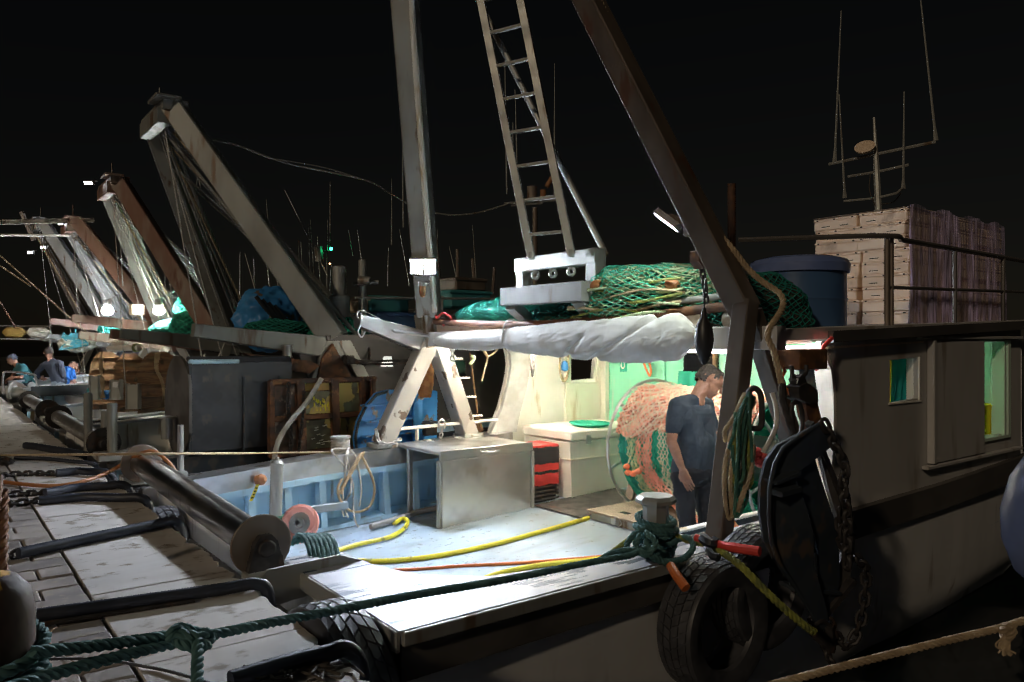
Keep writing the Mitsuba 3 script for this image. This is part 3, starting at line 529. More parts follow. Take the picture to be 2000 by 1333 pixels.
# roof railing, exhaust, antenna tree
rl = thing(TR + '__roof_railing', None, None) if False else add('roof_railing', [line([(5.35, 3.9, .84), (5.9, 2.98, .82), (6.2, 2.96, .81)], .022), cyl((6.2, 2.96, .81), (9.1, 2.96, .80), .022, 8)], 'hull_band', TR)
add('mid_rail', [cyl((5.95, 2.96, .42), (9.1, 2.96, .50), .014, 8)], 'hull_band', rl)
for x in (5.95, 6.02, 7.15, 8.2, 9.05): add('post', cyl((x, 2.96, roof_z(x)), (x, 2.96, .82), .02, 8), 'hull_band' if x > 6.5 else 'steel_brown', rl)
ex = AD(1429, 667, 8.6); add('exhaust_pipe', [cyl(V(ex[0], ex[1], .1), V(ex[0], ex[1], 1.77), .045, 12)], 'rust', TR)
ant = AD(1715, 667, 8.6)[:2]
def AQ(px, py, d=8.6): return AD(px, py, d)
am = add('antenna_mast', [tube([V(*ant, .15), AQ(1716, 420), AQ(1712, 330), AQ(1707, 230)], [.04, .04, .035, .012], 8)], 'steel_dull', TR)
add('cross_arm', [tube([AQ(1619, 322, 8.9), AQ(1712, 302), AQ(1828, 278, 8.3)], .018, 6)], 'steel_dull', am); add('cross_arm', [tube([AQ(1656, 346, 8.8), AQ(1712, 337), AQ(1775, 323, 8.4)], .016, 6)], 'steel_dull', am)
add('cross_arm', [tube([AQ(1648, 394, 8.8), AQ(1712, 388), AQ(1752, 378, 8.45), AQ(1766, 365, 8.4)], .014, 6)], 'steel_dull', am)
for a, b, d in (((1630, 318), (1643, 22), 8.87), ((1828, 276), (1796, -20), 8.3), ((1650, 388), (1639, 185), 8.8), ((1764, 370), (1766, 180), 8.4)):
    add('whip_antenna', [tube([AQ(*a, d), AQ(a[0] * .9 + b[0] * .1, a[1] * .9 + b[1] * .1, d), AQ(*b, d)], [.028, .014, .007], 6)], 'steel_dull', am)
add('dish', lathe([(0, 0), (.10, .02), (.11, .05), (0, .06)], AQ(1690, 294), (-.6, -.2, .55), 20), 'foam', am)
add('cables', [line([AQ(1700, 340), AQ(1698, 370), AQ(1706, 395), AQ(1714, 415)], .006), line([AQ(1760, 378, 8.45), AQ(1745, 395), AQ(1722, 400)], .006)], 'rope_dark', am)

# ---------------------------------------------------------------- gear on the nearest trawler
# awning: furled canvas slung under a pipe across the after edge of the roof
aw = thing('awning', 'furled white canvas awning slung under a rusty pipe along the roof edge', 'awning')
ypipe = np.linspace(7.28, 3.35, 9)
add('pipe', tube(np.stack([0 * ypipe + 4.47, ypipe, .215 - .075 * np.sin(np.linspace(0, 1, 9) * np.pi) + .03 * np.linspace(0, 1, 9)], 1), .036, 12), 'rust', aw)
def pipe_z(s): return .215 - .075 * np.sin(s * np.pi) + .03 * s
def roll(u, v):
    s = u; y = 7.16 - 3.62 * s
    c = np.interp(s, [0, .05, .16, .30, .36, .42, .60, .78, .9, 1], [.0, .0, .0, .008, .02, .015, .008, .008, .028, .045])
    rv = np.interp(s, [0, .04, .12, .25, .33, .36, .40, .55, .72, .86, .95, 1], [.02, .07, .088, .105, .098, .092, .118, .152, .178, .19, .18, .03])
    rh = np.interp(s, [0, .04, .2, .36, .5, .8, .97, 1], [.02, .05, .06, .04, .06, .075, .07, .03])
    a = 2 * np.pi * v; q = np.stack([s * 9, np.cos(a) * 1.1, np.sin(a) * 1.1], -1)
    f = meshkit.fbm(q * 1.6, 4, 3) - .5; g = np.abs(meshkit.noise(np.stack([s * 26 + np.cos(a) * 2.5, np.cos(a) * 1.2, np.sin(a) * 1.2], -1), 5) - .5)
    w1 = np.abs(meshkit.noise(np.stack([s * 16 + np.sin(a) * 1.6, np.sin(a) * 2.6 - s * 5, 0 * a], -1), 7) - .5); w2 = np.abs(meshkit.noise(np.stack([s * 30 - np.sin(a) * 2.4, np.sin(a) * 3.5 + s * 8, 0 * a], -1), 8) - .5)
    k = 1 + .10 * f - .22 * np.clip(.16 - w1, 0, 1) - .34 * np.clip(.14 - w2, 0, 1) - .9 * np.clip(.10 - g, 0, 1) * np.exp(-((s - .36) / .07)**2) - .35 * np.exp(-((s - .66 - .05 * np.sin(a)) / .012)**2) * (np.sin(a) < .3) - .3 * np.exp(-((s - .80 - .10 * np.sin(a)) / .012)**2)
    r = np.where(np.sin(a) > .2, 1, 1.0)
    return np.stack([4.40 - rh * k * np.cos(a) * r, y, c + rv * k * np.sin(a)], -1)
add('roll', sheet(roll, 330, 80), 'canvas', aw, smooth=True)
def valance(u, v):
    y = 7.22 - 3.7 * u; z0 = pipe_z(u); return np.stack([4.455 + .03 * np.sin(u * 60 + 3 * v) * v * .4 + .02 * meshkit.noise(np.stack([u * 20, v * 3, 0 * u], -1)), y, z0 + (-.015 - z0) * v], -1)
add('valance', sheet(valance, 120, 10), 'canvas_brown', aw, smooth=True)
for s in (.36,):
    y = 7.16 - 3.62 * s; add('tie', tube([V(4.47 - .11 * math.cos(a), y, .05 + .16 * math.sin(a)) for a in np.linspace(0, 2 * np.pi, 18, endpoint=False)], .009, 6, closed=True), 'rope_white', aw)
add('tie', [line([V(4.47, 7.2, .2), V(4.45, 7.2, .28), V(4.4, 7.1, .25), V(4.42, 7.0, .3), V(4.46, 6.9, .24), V(4.45, 7.05, .17)], .014)], 'red_plastic', aw)
add('spare_pole', cyl((4.62, 7.1, .285), (4.62, 6.02, .34), .024, 10), 'steel', aw); add('spare_pole', cyl((4.55, 4.95, .25), (4.5, 3.2, .33), .026, 10), 'steel_dull', aw)
add('rolled_end', [cyl((4.62, 3.46, .16), (4.60, 3.26, .15), .075, 20, .01), lathe([(.03, 0), (.055, .01), (.03, .02)], (4.62, 3.27, .15), (0, -1, 0), 14)], 'canvas', aw)

# nets heaped on the roof
def heap(name, c, r, label, mats, n=46, seed=0, rt=.0045, cat='fishing net', amp=.2, group=None):
    t = thing(name, label, cat, group)
    m = bulge(c, *r, amp=amp, seed=seed); m.vertices[:, 2] = np.maximum(m.vertices[:, 2], c[2] - r[2] * .9); add('bundle', m, mats[0], t, smooth=True)
    tri = trimesh.proximity.ProximityQuery if False else None
    for k, mt in enumerate(mats[1:]):
        def fn(u, v, k=k):
            th = np.pi * (.08 + .84 * v); ph = 2 * np.pi * u + k
            nrm = np.stack([np.sin(th) * np.cos(ph), np.sin(th) * np.sin(ph), np.cos(th)], -1)
            kk = 1 + amp * (meshkit.fbm(nrm * 2.5 + 9.1 * seed, 3, seed) - .5) * 2 + .035 + .05 * meshkit.noise(nrm * 5, k + 3) * k
            p = nrm * kk[..., None] * np.asarray(r) + np.asarray(c, float); p[..., 2] = np.maximum(p[..., 2], c[2] - r[2] * .9); return p
        add('netting', netting(fn, n * 2 + 1, n + 1, rt, .004, seed=k + seed), mt, t, smooth=False)
    return t
heap('net_pile', (4.78, 6.68, .22), (.28, .42, .20), 'teal net heaped on the roof, between the lit mast and the ladder foot', ['net_mass', 'net_green', 'net_teal'], 34, 2, rt=.004)
heap('net_pile', (4.85, 6.15, .28), (.3, .36, .22), 'dark green net bundled behind the steel ladder foot frame', ['net_mass', 'net_teal', 'net_green'], 34, 4, rt=.004)
heap('net_pile', (4.8, 5.42, .22), (.22, .5, .19), 'dark net stuffed inside the steel ladder foot frame', ['net_mass_dark', 'net_teal'], 30, 5)
nr = heap('net_pile', (4.85, 4.40, .36), (.42, .68, .27), 'lime green net with brown cork floats heaped on the roof edge', ['net_mass', 'net_lime', 'net_pale', 'net_lime', 'net_green'], 38, 8, rt=.0042)
for k in range(7):
    s = k / 6; p = V(4.50 - .02 * math.sin(k), 4.86 - .98 * s, .46 - .05 * s + .02 * math.sin(k * 2.3)); d = unit(V(.1, -1, .35 * math.sin(k * 1.7)))
    add('cork_float', lathe([(.012, -.055), (.035, -.05), (.047, -.02), (.048, .02), (.036, .05), (.012, .056)], p, d, 14), 'cork', nr)
add('float_line', rope([V(4.49, 4.98, .44), V(4.47, 4.7, .45), V(4.47, 4.4, .41), V(4.46, 4.1, .42), V(4.5, 3.8, .38)], .010), 'rope_beige', nr)
for k in range(9):
    z = .16 + .035 * k; ph = k * 1.3; add('head_rope', rope([V(4.44 + .03 * math.sin(ph + j), 4.98 - 1.25 * j / 6, z + .03 * math.sin(ph * 2 + j * 1.1)) for j in range(7)], .009 + .003 * (k % 2)), ['rope_beige', 'net_lime', 'rope_lime'][k % 3], nr)
heap('net_pile', (5.15, 3.62, .25), (.4, .42, .26), 'dark net heaped beside the blue barrel at the roof corner', ['net_mass_dark', 'rope_dark', 'net_teal'], 32, 11)

# the net on the drum
fn_ = thing('fishing_net', 'pink and green trawl net wound on the drum under the awning', 'fishing net')
DC = V(6.35, 0, -1.13)
def drum_r(a, y, s=3): return .60 + .05 * (meshkit.fbm(np.stack([np.cos(a) * 2.2, np.sin(a) * 2.2, y * 2.6], -1), 3, s) - .5) * 2
def drum(a0, a1, y0, y1, off=0.0, sway=0.0, s=3):
    def fn(u, v):
        a = np.radians(a0 + (a1 - a0) * u); y = y0 + (y1 - y0) * v - sway * u**2; r = drum_r(a, y, s) + off; return np.stack([DC[0] + r * np.cos(a), y, DC[2] + r * np.sin(a)], -1)
    return fn
add('wound_net', sheet(drum(-30, 330, 4.08, 5.68), 90, 40), 'net_wound', fn_, smooth=True)
def pinkfn(off, seed):
    def fn(u, v):
        a = np.radians(40 + 122 * u); y = 5.70 - 1.6 * v; q = np.stack([u * 7, v * 8, 0 * u + seed], -1)
        r = drum_r(a, y) + off + .085 * (meshkit.fbm(q, 4, seed) - .28) * (1 - .25 * u) + .03 * np.sin(v * 25 + 3 * u) * u; a = a + (meshkit.noise(np.stack([v * 9, u * 2, 0 * u], -1), 9) - .5) * .22 * u
        return np.stack([DC[0] + r * np.cos(a), y, DC[2] + r * np.sin(a)], -1)
    return fn
add('pink_netting', sheet(pinkfn(.02, 4), 70, 80), 'net_mass_pink', fn_, smooth=True)
add('pink_twine', netting(pinkfn(.032, 4), 75, 81, .0065, .005, seed=4), 'net_pink', fn_, smooth=False); add('pink_twine', netting(pinkfn(.046, 4), 41, 47, .006, .012, seed=6), 'net_pale', fn_, smooth=False)
for k, (ya, yb, mt, n) in enumerate(((5.68, 5.50, 'net_teal', 11), (5.54, 5.36, 'net_lime', 12), (5.40, 5.20, 'net_pink', 12), (5.34, 5.24, 'net_pale', 6), (5.22, 4.98, 'net_green', 14), (5.12, 5.0, 'net_pale', 7), (4.98, 4.70, 'net_green', 14), (4.7, 4.1, 'net_green', 16))):
    add('green_twine' if mt != 'net_pink' else 'pink_twine', netting(drum(158, 252, ya, yb, .014 + .008 * (k % 3), .20), 31, n, .0062, .005, seed=k), mt, fn_, smooth=False)
def stream(y0, y1, dx):
    def fn(u, v):
        y = y0 + (y1 - y0) * v; P0 = np.stack([5.79 + 0 * u + dx, y - .05, -1.32 + 0 * u], -1); P1 = np.stack([5.74 + dx + 0 * u, y - .30, -1.62 + 0 * u], -1); P2 = np.stack([5.70 + dx + 0 * u, y - .78, -1.69 + 0 * u], -1)
        w = u[..., None]; return (1 - w)**2 * P0 + 2 * w * (1 - w) * P1 + w**2 * P2 + .02 * (meshkit.noise(np.stack([v * 9, u * 4, 0 * u], -1)) - .5)[..., None]
    return fn
add('hanging_twine', netting(stream(5.38, 5.2, 0), 19, 8, .0075, .005), 'net_pink', fn_, smooth=False); add('hanging_twine', netting(stream(5.22, 5.0, .01), 19, 8, .0075, .005), 'net_pale', fn_, smooth=False); add('hanging_twine', netting(stream(5.0, 4.75, .02), 19, 8, .007, .005), 'net_teal', fn_, smooth=False); add('hanging_net', sheet(stream(5.42, 4.6, .04), 20, 20), 'net_mass', fn_, smooth=True)
p = AX(1224, 912, 5.66)
for k, (dx, dy) in enumerate(((0, 0), (3, 12), (13, 14), (22, 10))): add('float', ball(AX(1224 + dx, 912 + dy, 5.64 - .015 * k), .034, 2, (1.2, 1, .9)), 'float_orange', fn_)
add('float_cord', line([AX(1243, 865, 5.72), AX(1236, 885, 5.7), AX(1226, 908, 5.66)], .006), 'net_lime', fn_); add('float', lathe([(.012, -.04), (.04, -.035), (.05, 0), (.04, .035), (.012, .04)], AX(1276, 986, 5.66), (1, .3, .2), 14), 'float_orange', fn_)

# chest and crates
cz = deck_z(5.8)
ch = thing('insulated_chest', 'white insulated fish chest standing against the side wall beside the crates', 'chest')
add('body', hull(np.array([(x, y, z) for x0, x1, z in ((5.80, 7.0, cz), (5.775, 7.02, cz + .665)) for x in (x0, x1) for y in (6.47, 7.30) for z in (z,)])), 'chest_white', ch)
add('band', box(5.772, 7.02, 6.455, 7.30, cz + .45, cz + .472, .006), 'cream', ch); add('lid', box(5.765, 7.03, 6.45, 7.33, cz + .672, cz + .785, .018), 'chest_white', ch); add('hinge', box(6.0, 6.08, 6.44, 6.452, cz + .63, cz + .73, .004), 'steel_dull', ch)
tag(add('twine_coil', [line([V(6.35 + .16 * math.cos(t) * (1 + .1 * j), 6.75 + .2 * math.sin(t) * (1 + .1 * j), cz + .792 + .008 * j) for t in np.linspace(0, 6.28, 14)], .007) for j in range(5)], 'net_green'), 'coil of green twine lying on the white chest lid', 'twine')
def crate(z0, h, mat, label, grp, jx):
    """A nested fish crate: moulded rim over a tapered tray; x along, y across."""
    x0, x1, y0, y1 = 5.30 + jx, 5.70 + jx, 6.58 + jx * .5, 6.92 + jx * .5
    rim = [hull(np.array([(x, y, z) for x in a for y in b for z in (z0 + h - .010, z0 + h)])) for a, b in (((x0, x1), (y0, y0 + .02)), ((x0, x1), (y1 - .02, y1)), ((x0, x0 + .02), (y0, y1)), ((x1 - .02, x1), (y0, y1)))]
    wob = [hull(np.array([(x0 + (x1 - x0) * k / 4 + dx, yy, zz) for dx in (0, .1) for yy in (y0 - .004, y0 + .01) for zz in (z0 + h - .02 - (.008 if k % 2 else 0), z0 + h - .004 - (.006 if k % 2 else 0))])) for k in range(4)]
    tray = hull(np.array([(x, y, z) for e, z in ((.035, z0), (.018, z0 + h - .008)) for x in (x0 + e, x1 - e) for y in (y0 + e, y1 - e)]))
    tag(add('fish_crate', rim + wob + [tray], mat), label, 'crate', grp)
z = cz + .01; seq = [('grid', 1)] + [('red', 9)] + [('black', 2)] + [('red', 6)] + [('black', 13)] + [('red', 1)]
gr = thing('fish_crate', 'dark basket crate at the bottom of the red and black crate stack', 'crate')
add('body', [hull(np.array([(x, y, zz) for e, zz in ((.03, cz + .005), (.012, cz + .205)) for x in (5.30 + e, 5.70 - e) for y in (6.58 + e, 6.92 - e)]))], 'black_plastic', gr)
for k in range(4): add('slat', [box(5.30, 5.70, 6.574, 6.59, cz + .03 + k * .045, cz + .05 + k * .045, .003), box(5.294, 5.31, 6.58, 6.92, cz + .03 + k * .045, cz + .05 + k * .045, .003)], 'iron', gr)
z = cz + .15
lab = {('red', 0): 'red fish crate nested in the lower red band of the crate stack', ('black', 0): 'black fish crate between the two red bands of the crate stack', ('red', 1): 'red fish crate nested in the upper red band of the crate stack', ('black', 1): 'black fish crate nested in the upper black band of the crate stack', ('red', 2): 'red fish crate on top of the nested crate stack'}
ORD = ['first', 'second', 'third', 'fourth', 'fifth', 'sixth', 'seventh', 'eighth', 'ninth', 'tenth', 'eleventh', 'twelfth', 'thirteenth']
cnt = {}
for col, n in seq[1:]:
    b = cnt.get(col, 0); cnt[col] = b + 1
    for k in range(n):
        crate(z, .07, 'red_plastic' if col == 'red' else 'black_plastic', lab[(col, b)] if n == 1 else ORD[n - 1 - k] + ' ' + {('red', 0): 'red crate from the top in the lower red band of the crate stack', ('black', 0): 'black crate between the two red bands of the stack', ('red', 1): 'red crate from the top in the upper red band of the crate stack', ('black', 1): 'black crate from the top in the upper black band of the stack'}[(col, b)], 'nested fish crates in the stack beside the chest', rng.uniform(-.006, .006) + .008 * math.sin(z * 17)); z += .0142

# hoses on the deck
def on_deck(px, py, dz=.03):
    r = ray(px, py); t = 2.0 / -r[2]
    for _ in range(12): t = (deck_z(r[0] * t) + dz + .02) / r[2]
    return r * t
tag(add('deck_hose', line([on_deck(*q) for q in ((770, 1024), (785, 1014), (796, 1018), (790, 1032), (760, 1050), (700, 1064), (655, 1078), (650, 1088), (680, 1094), (740, 1097), (820, 1091), (900, 1078), (980, 1060), (1060, 1038), (1110, 1024), (1150, 1012))], .021, 10), 'yellow_hose'), 'long yellow hose looping across the pale deck past the stainless bin', 'hose')
tag(add('deck_hose', line([on_deck(*q) for q in ((940, 1133), (985, 1118), (1060, 1104), (1140, 1096), (1220, 1086), (1300, 1078))], .021, 10), 'yellow_hose'), 'short yellow hose running to the rope wrapped mooring bitt', 'hose')
tag(add('deck_hose', line([on_deck(*q, .022) for q in ((650, 1110), (720, 1115), (800, 1113), (900, 1106), (1000, 1101), (1100, 1094), (1180, 1087), (1240, 1080))], .013, 8), 'orange_hose'), 'thin orange hose lying across the deck behind the cap plate', 'hose')
tag(add('suction_hose', line([on_deck(*q, .035) for q in ((724, 1030), (765, 1018), (810, 1003), (860, 992))], .03, 10), 'grey_plastic'), 'brown suction hose in the corner under the blue bulwark', 'hose')

# ropes on the far bulwark
def onB(px, py, dy=0.0): return AY(px, py, fb - .22 + dy)
tag(add('rope_loop', [rope([onB(718, 884, .2), onB(705, 890), onB(692, 912, -.02), onB(676, 940, -.02), onB(664, 965, -.03)], .022, 5), rope([onB(705, 888), onB(716, 910, -.02), onB(729, 940, -.02), onB(731, 965, -.03), onB(722, 990, -.03), onB(700, 1001, -.03), onB(680, 996, -.03), onB(664, 976, -.03), onB(660, 955, -.03), onB(668, 936, -.02)], .014, 5)], 'rope_beige'), 'thick beige rope loop hanging over the blue bulwark', 'rope')
wr = []
bp = AY(665, 898, fb + .02)
for k in range(9): wr.append(rope([bp + V(.092 * math.cos(a), .092 * math.sin(a), .03 + .02 * k + .012 * math.sin(a * 2 + k)) for a in np.linspace(k, k + 6.3, 14)], .011, 5, smooth=False))
for q in (((655, 868), (648, 880), (668, 905), (688, 940), (690, 985), (692, 1010), (700, 1030), (716, 1032)), ((680, 872), (676, 890), (682, 915), (685, 960), (668, 990), (672, 1010)), ((684, 876), (695, 892), (702, 925), (706, 960), (702, 990)), ((672, 880), (677, 900), (674, 930), (670, 960), (672, 990), (680, 1012))):
    wr.append(line([bp + V(.05, -.09, .12)] + [onB(a, b, .02 - .1 * (b > 1000)) for a, b in q[1:]], .010, 6))
tag(add('wrapped_rope', wr, 'rope_white'), 'grey white rope wrapped round the bitt on the blue bulwark', 'rope')
tag(add('stern_line', line([AY(650, 884, fb), AY(500, 886, fb), AX(330, 887, 1.4), AX(150, 889, .9), AZ(0, 890, QZ + .05)], .010, 6), 'rope_beige'), 'taut pale line from the quay to the bitt on the blue bulwark', 'rope')
pw = thing('pink_roller', 'pink wheel with a grey hub lying behind the roller end plate', 'wheel'); pc = AD(586, 1024, 6.1); pn = unit(V(-.62, -.62, .35))
add('rim', lathe([(.09, -.02), (.13, -.035), (.155, -.015), (.155, .015), (.13, .035), (.09, .02), (.09, -.02)], pc, pn, 30), 'salmon', pw); add('hub', [lathe([(0, -.012), (.09, -.012), (.09, .012), (0, .012)], pc, pn, 24), lathe([(.02, .01), (.045, .012), (.045, .05), (.02, .05)], pc, pn, 16)], 'grey_plastic', pw)
cr = []
for k in range(7):
    o = .027 * k; cr.append(rope([AD(570 + 9 * k, 1066 - 3 * k, 4.85 - .012 * k), AD(580 + 10 * k, 1045 + .2 * k, 4.85 - .012 * k), AD(596 + 9.5 * k, 1054 + 1.0 * k, 4.62 - .012 * k), AD(606 + 9 * k, 1082 + .6 * k, 4.42 - .012 * k), AD(614 + 8.5 * k, 1114 - .6 * k, 4.30 - .012 * k)], .0145, 5))
tag(add('rope_coil', cr, 'rope_teal'), 'coil of thick dark teal rope draped behind the roller bracket', 'rope')
tag(add('rope_turns', [rope([V(2.47 + .065 * math.cos(a), 6.70 + .065 * math.sin(a), -1.62 + .025 * k) for a in np.linspace(0, 6.3, 12)], .014, 5, smooth=False) for k in range(3)] + [line([V(2.5, 6.64, -1.6), V(2.66, 6.6, -1.5), V(2.72, 6.56, -1.58), V(2.62, 6.6, -1.66)], .014)], 'rope_green'), 'dark green rope turns round the stern guide post', 'rope')
st = thing('strap_tag', 'yellow tag strap hanging from a brown clamp on the stainless band', 'strap'); sp = onB(508, 938, -.03)
add('strap', [hull(np.array([onB(500, 948, -.05) + V(a, 0, b) for a in (0, .035) for b in (0, .002)] + [onB(486, 980, -.06) + V(a, -.004, 0) for a in (0, .035)]))], 'yellow_hose', st, smooth=False); add('clamp', lathe([(0, -.05), (.045, -.04), (.055, .02), (.03, .055), (0, .06)], sp, (.7, -.7, .2), 10), 'cork', st)
for k in range(4): t_ = .2 + .2 * k; p = onB(500, 948, -.055) * (1 - t_) + onB(486, 980, -.065) * t_; add('mark', box(p[0] + .006, p[0] + .028, p[1] - .006, p[1] - .003, p[2] - .006, p[2] + .006, 0), 'black', st)

# mooring line from the bollard to the bitt
K = AD(368, 1246, 2.47)
ml = thing('mooring_rope', 'dark teal mooring rope knotted near the bollard and running to the bitt', 'rope')
add('line', rope([AD(60, 1276, 2.06), AD(200, 1261, 2.24), AD(330, 1243, 2.42), AD(372, 1238, 2.49), AD(400, 1243, 2.5), AD(520, 1219, 2.72), AD(640, 1196, 2.95), AD(800, 1165, 3.24), AD(1000, 1131, 3.58), AD(1130, 1104, 3.86), AD(1232, 1086, 4.12)], .0185, 5), 'rope_teal', ml)
add('return_part', rope([AD(10, 1348, 1.92), AD(120, 1313, 2.1), AD(250, 1279, 2.28), AD(340, 1258, 2.42), AD(390, 1256, 2.46)], .0185, 5), 'rope_teal', ml)
kk = [AD(*q) for q in ((332, 1250, 2.36), (338, 1234, 2.36), (355, 1228, 2.4), (380, 1236, 2.44), (402, 1240, 2.46), (406, 1256, 2.42), (392, 1266, 2.38), (365, 1262, 2.36), (345, 1252, 2.36), (352, 1240, 2.36), (375, 1244, 2.36), (398, 1252, 2.38))]
add('knot', rope(kk, .0185, 5), 'rope_teal', ml); add('knot', rope([AD(384, 1250, 2.36), AD(402, 1238, 2.4), AD(410, 1250, 2.42), AD(402, 1262, 2.38), AD(388, 1258, 2.34), AD(386, 1290, 2.27), AD(385, 1350, 2.15)], .0185, 5), 'rope_teal', ml)
bw_ = []
Bc = V(3.34, 3.0, -1.2)
for k in range(8):
    ph = k * 1.1; bw_.append(rope([Bc + V((.095 + .012 * (k % 3)) * math.cos(a + ph), (.095 + .012 * (k % 3)) * math.sin(a + ph), .0 + .024 * k + .018 * math.sin(a * 1.0 + k * 2)) for a in np.linspace(0, 6.4, 16)], .018, 5, smooth=False))
for q in (((1232, 1086, 4.12), (1262, 1072, 4.2), (1275, 1090, 4.16), (1300, 1098, 4.16), (1335, 1092, 4.22), (1354, 1070, 4.28), (1345, 1051, 4.34), (1325, 1055, 4.38), (1300, 1070, 4.34)),
          ((1165, 1099, 4.0), (1200, 1080, 4.1), (1240, 1076, 4.16), (1275, 1088, 4.14), (1300, 1100, 4.16)),
          ((1226, 1088, 4.18), (1226, 1062, 4.22), (1245, 1040, 4.26), (1268, 1036, 4.3), (1262, 1060, 4.24), (1285, 1085, 4.16)),
          ((1250, 1045, 4.22), (1242, 1070, 4.18), (1262, 1085, 4.14), (1280, 1060, 4.14), (1260, 1040, 4.2))):
    bw_.append(rope([AD(*a) for a in q], .018, 5))
tag(add('rope_turns', bw_, 'rope_teal'), 'teal rope wound in thick turns round the stainless mooring bitt', 'rope')
tag(add('rope_strand', [rope([AD(1195, 1080, 4.22), AD(1225, 1058, 4.3), AD(1242, 1048, 4.35)], .016, 5), rope([AD(1310, 1046, 4.4), AD(1345, 1056, 4.36), AD(1380, 1064, 4.3), AD(1395, 1070, 4.22), AD(1440, 1100, 4.0), AD(1490, 1150, 3.9), AD(1530, 1188, 3.9), AD(1575, 1226, 3.95), AD(1590, 1235, 4.0)], .021, 5)], 'rope_lime'), 'yellow green rope running from the bitt down over the fender tyres', 'rope')
tag(add('rope_sleeve', tube(spline([AD(1358, 1050, 4.30), AD(1380, 1058, 4.25), AD(1430, 1070, 4.1), AD(1484, 1078, 4.0)], 6), [.02] * 6 + [.022] * 6 + [.026] * 7, 10), 'red_plastic'), 'red plastic sleeve lying over the near tyre', 'sleeve')
tag(add('rope_sleeve', line([AD(1310, 1106, 4.14), AD(1322, 1126, 4.05), AD(1340, 1150, 3.98)], .026, 10), 'orange_hose'), 'short orange sleeve hanging from the cap plate below the bitt', 'sleeve')
tag(add('rope_sleeve', line([AY(1424, 1012, 3.3), AY(1444, 1038, 3.2)], .018, 8), 'orange_hose'), 'orange stick leaning between the dark post and the coaming', 'stick')
tag(add('black_strap', [line([AD(1372, 1052, 4.22), AD(1388, 1062, 4.16), AD(1396, 1058, 4.2)], .03), line([AD(1380, 1066, 4.2), AD(1390, 1085, 4.08), AD(1404, 1090, 4.04)], .022)], 'rubber_hose'), 'black rubber strap binding the red sleeve at the post foot', 'strap')

# tyres hung as fenders
def tyre(c, axis, R, W, label, seed=0, n=46, rows=4, mat='rubber', group=None):
    d, s, u = frame_of(axis); t = thing('fender_tyre', label, 'tyre', group); h = W / 2; ri = R * .60
    prof = [(ri, -h * .62), (ri + .01, -h * .80), (R * .80, -h * 1.0), (R * .93, -h * .93), (R - .012, -h * .74), (R - .010, h * .74), (R * .93, h * .93), (R * .80, h * 1.0), (ri + .01, h * .80), (ri, h * .62), (ri + .025, h * .5), (R * .80, h * .8), (R - .04, h * .6), (R - .04, -h * .6), (R * .80, -h * .8), (ri + .025, -h * .5), (ri, -h * .62)]
    add('casing', lathe(prof, c, axis, 72), mat, t, smooth=40)
    ws = np.linspace(-h * .80, h * .80, rows + 1); bl = []
    for r in range(rows):
        a0, a1 = ws[r] + .004, ws[r + 1] - .004; off = (r % 2) * .5 + .13 * r
        for k in range(n):
            A0, A1 = 2 * np.pi * (k + off) / n, 2 * np.pi * (k + off + .84) / n; pts = []; sk = .35 * (2 * np.pi / n) * (1 if r < rows / 2 else -1)
            for w, sh in ((a0, 0), (a1, sk)):
                edge = .014 * max(0, (abs(w) / h - .55) / .45)
                for A in (A0 + sh, A1 + sh):
                    for rr in (R - .016, R - edge): pts.append(c + d * w + (s * math.cos(A) + u * math.sin(A)) * rr)
            bl.append(pts)
    q = np.array(bl).reshape(-1, 3); f0 = np.array([(0, 1, 3), (0, 3, 2), (4, 6, 7), (4, 7, 5), (1, 5, 7), (1, 7, 3), (0, 4, 5), (0, 5, 1), (2, 3, 7), (2, 7, 6)])
    m = trimesh.Trimesh(q, (f0[None] + np.arange(len(bl))[:, None, None] * 8).reshape(-1, 3), process=False)
    if (m.face_normals[4] @ (m.triangles_center[4] - c)) < 0: m.invert()
    add('tread', m, mat, t, smooth=False, kind='stuff'); return t
tyre(V(3.53, 2.735, -1.60), V(0, 1, .0), .375, .25, 'tyre fender hanging on the white hull just below the bitt', n=40, rows=4)
tyre(V(3.96, 2.74, -1.47), V(.05, 1, .03), .36, .24, 'tyre fender half hidden behind the dark trawl door', n=40, rows=5)
tyre(V(1.440, 3.20, -1.70), V(1, 0, 0), .52, .265, 'big truck tyre wedged between the quay edge and the nearest stern', n=36, rows=5)
tyre(V(1.45, 6.48, -1.70), V(1, .1, 0), .39, .27, 'dark tyre fender on the quay edge just beyond the roller', n=34, rows=4)
tyre(V(1.44, 7.50, -1.68), V(1, 0, .1), .39, .27, 'ribbed tyre fender on the quay edge beside two black hoses', n=18, rows=1)

# ---------------------------------------------------------------- on the quay
bo = tag(add('bollard', lathe([(0, 0), (.15, 0), (.15, .03), (.132, .05), (.128, .50), (.118, .555), (.085, .595), (.04, .612), (0, .615)], (.115, 2.55, QZ), (0, 0, 1), 40), 'bollard', smooth=True), 'rusty brown quay bollard with flaked yellow paint at the picture edge', 'bollard')
tag(add('bollard_rope', [rope([V(.115 + .15 * math.cos(a), 2.55 + .15 * math.sin(a), -.845 + .03 * math.sin(a) - .045 * k) for a in np.linspace(0, 6.3, 16)], .019, 5, smooth=False) for k in range(3)], 'rope_teal'), 'teal rope turns round the rusty quay bollard', 'rope')
tag(add('rope_post', [rope([AD(1, 1200, 3.5), AD(3, 1080, 3.6), AD(5, 960, 3.75)], .03, 5), line([AD(-8, 1200, 3.5), AD(-6, 1080, 3.6), AD(-3, 930, 3.75)], .02)], 'rust'), 'rusty twisted rope standing up behind the bollard', 'rope')
def onq(px, py, dz=.03): return AZ(px, py, QZ + dz)
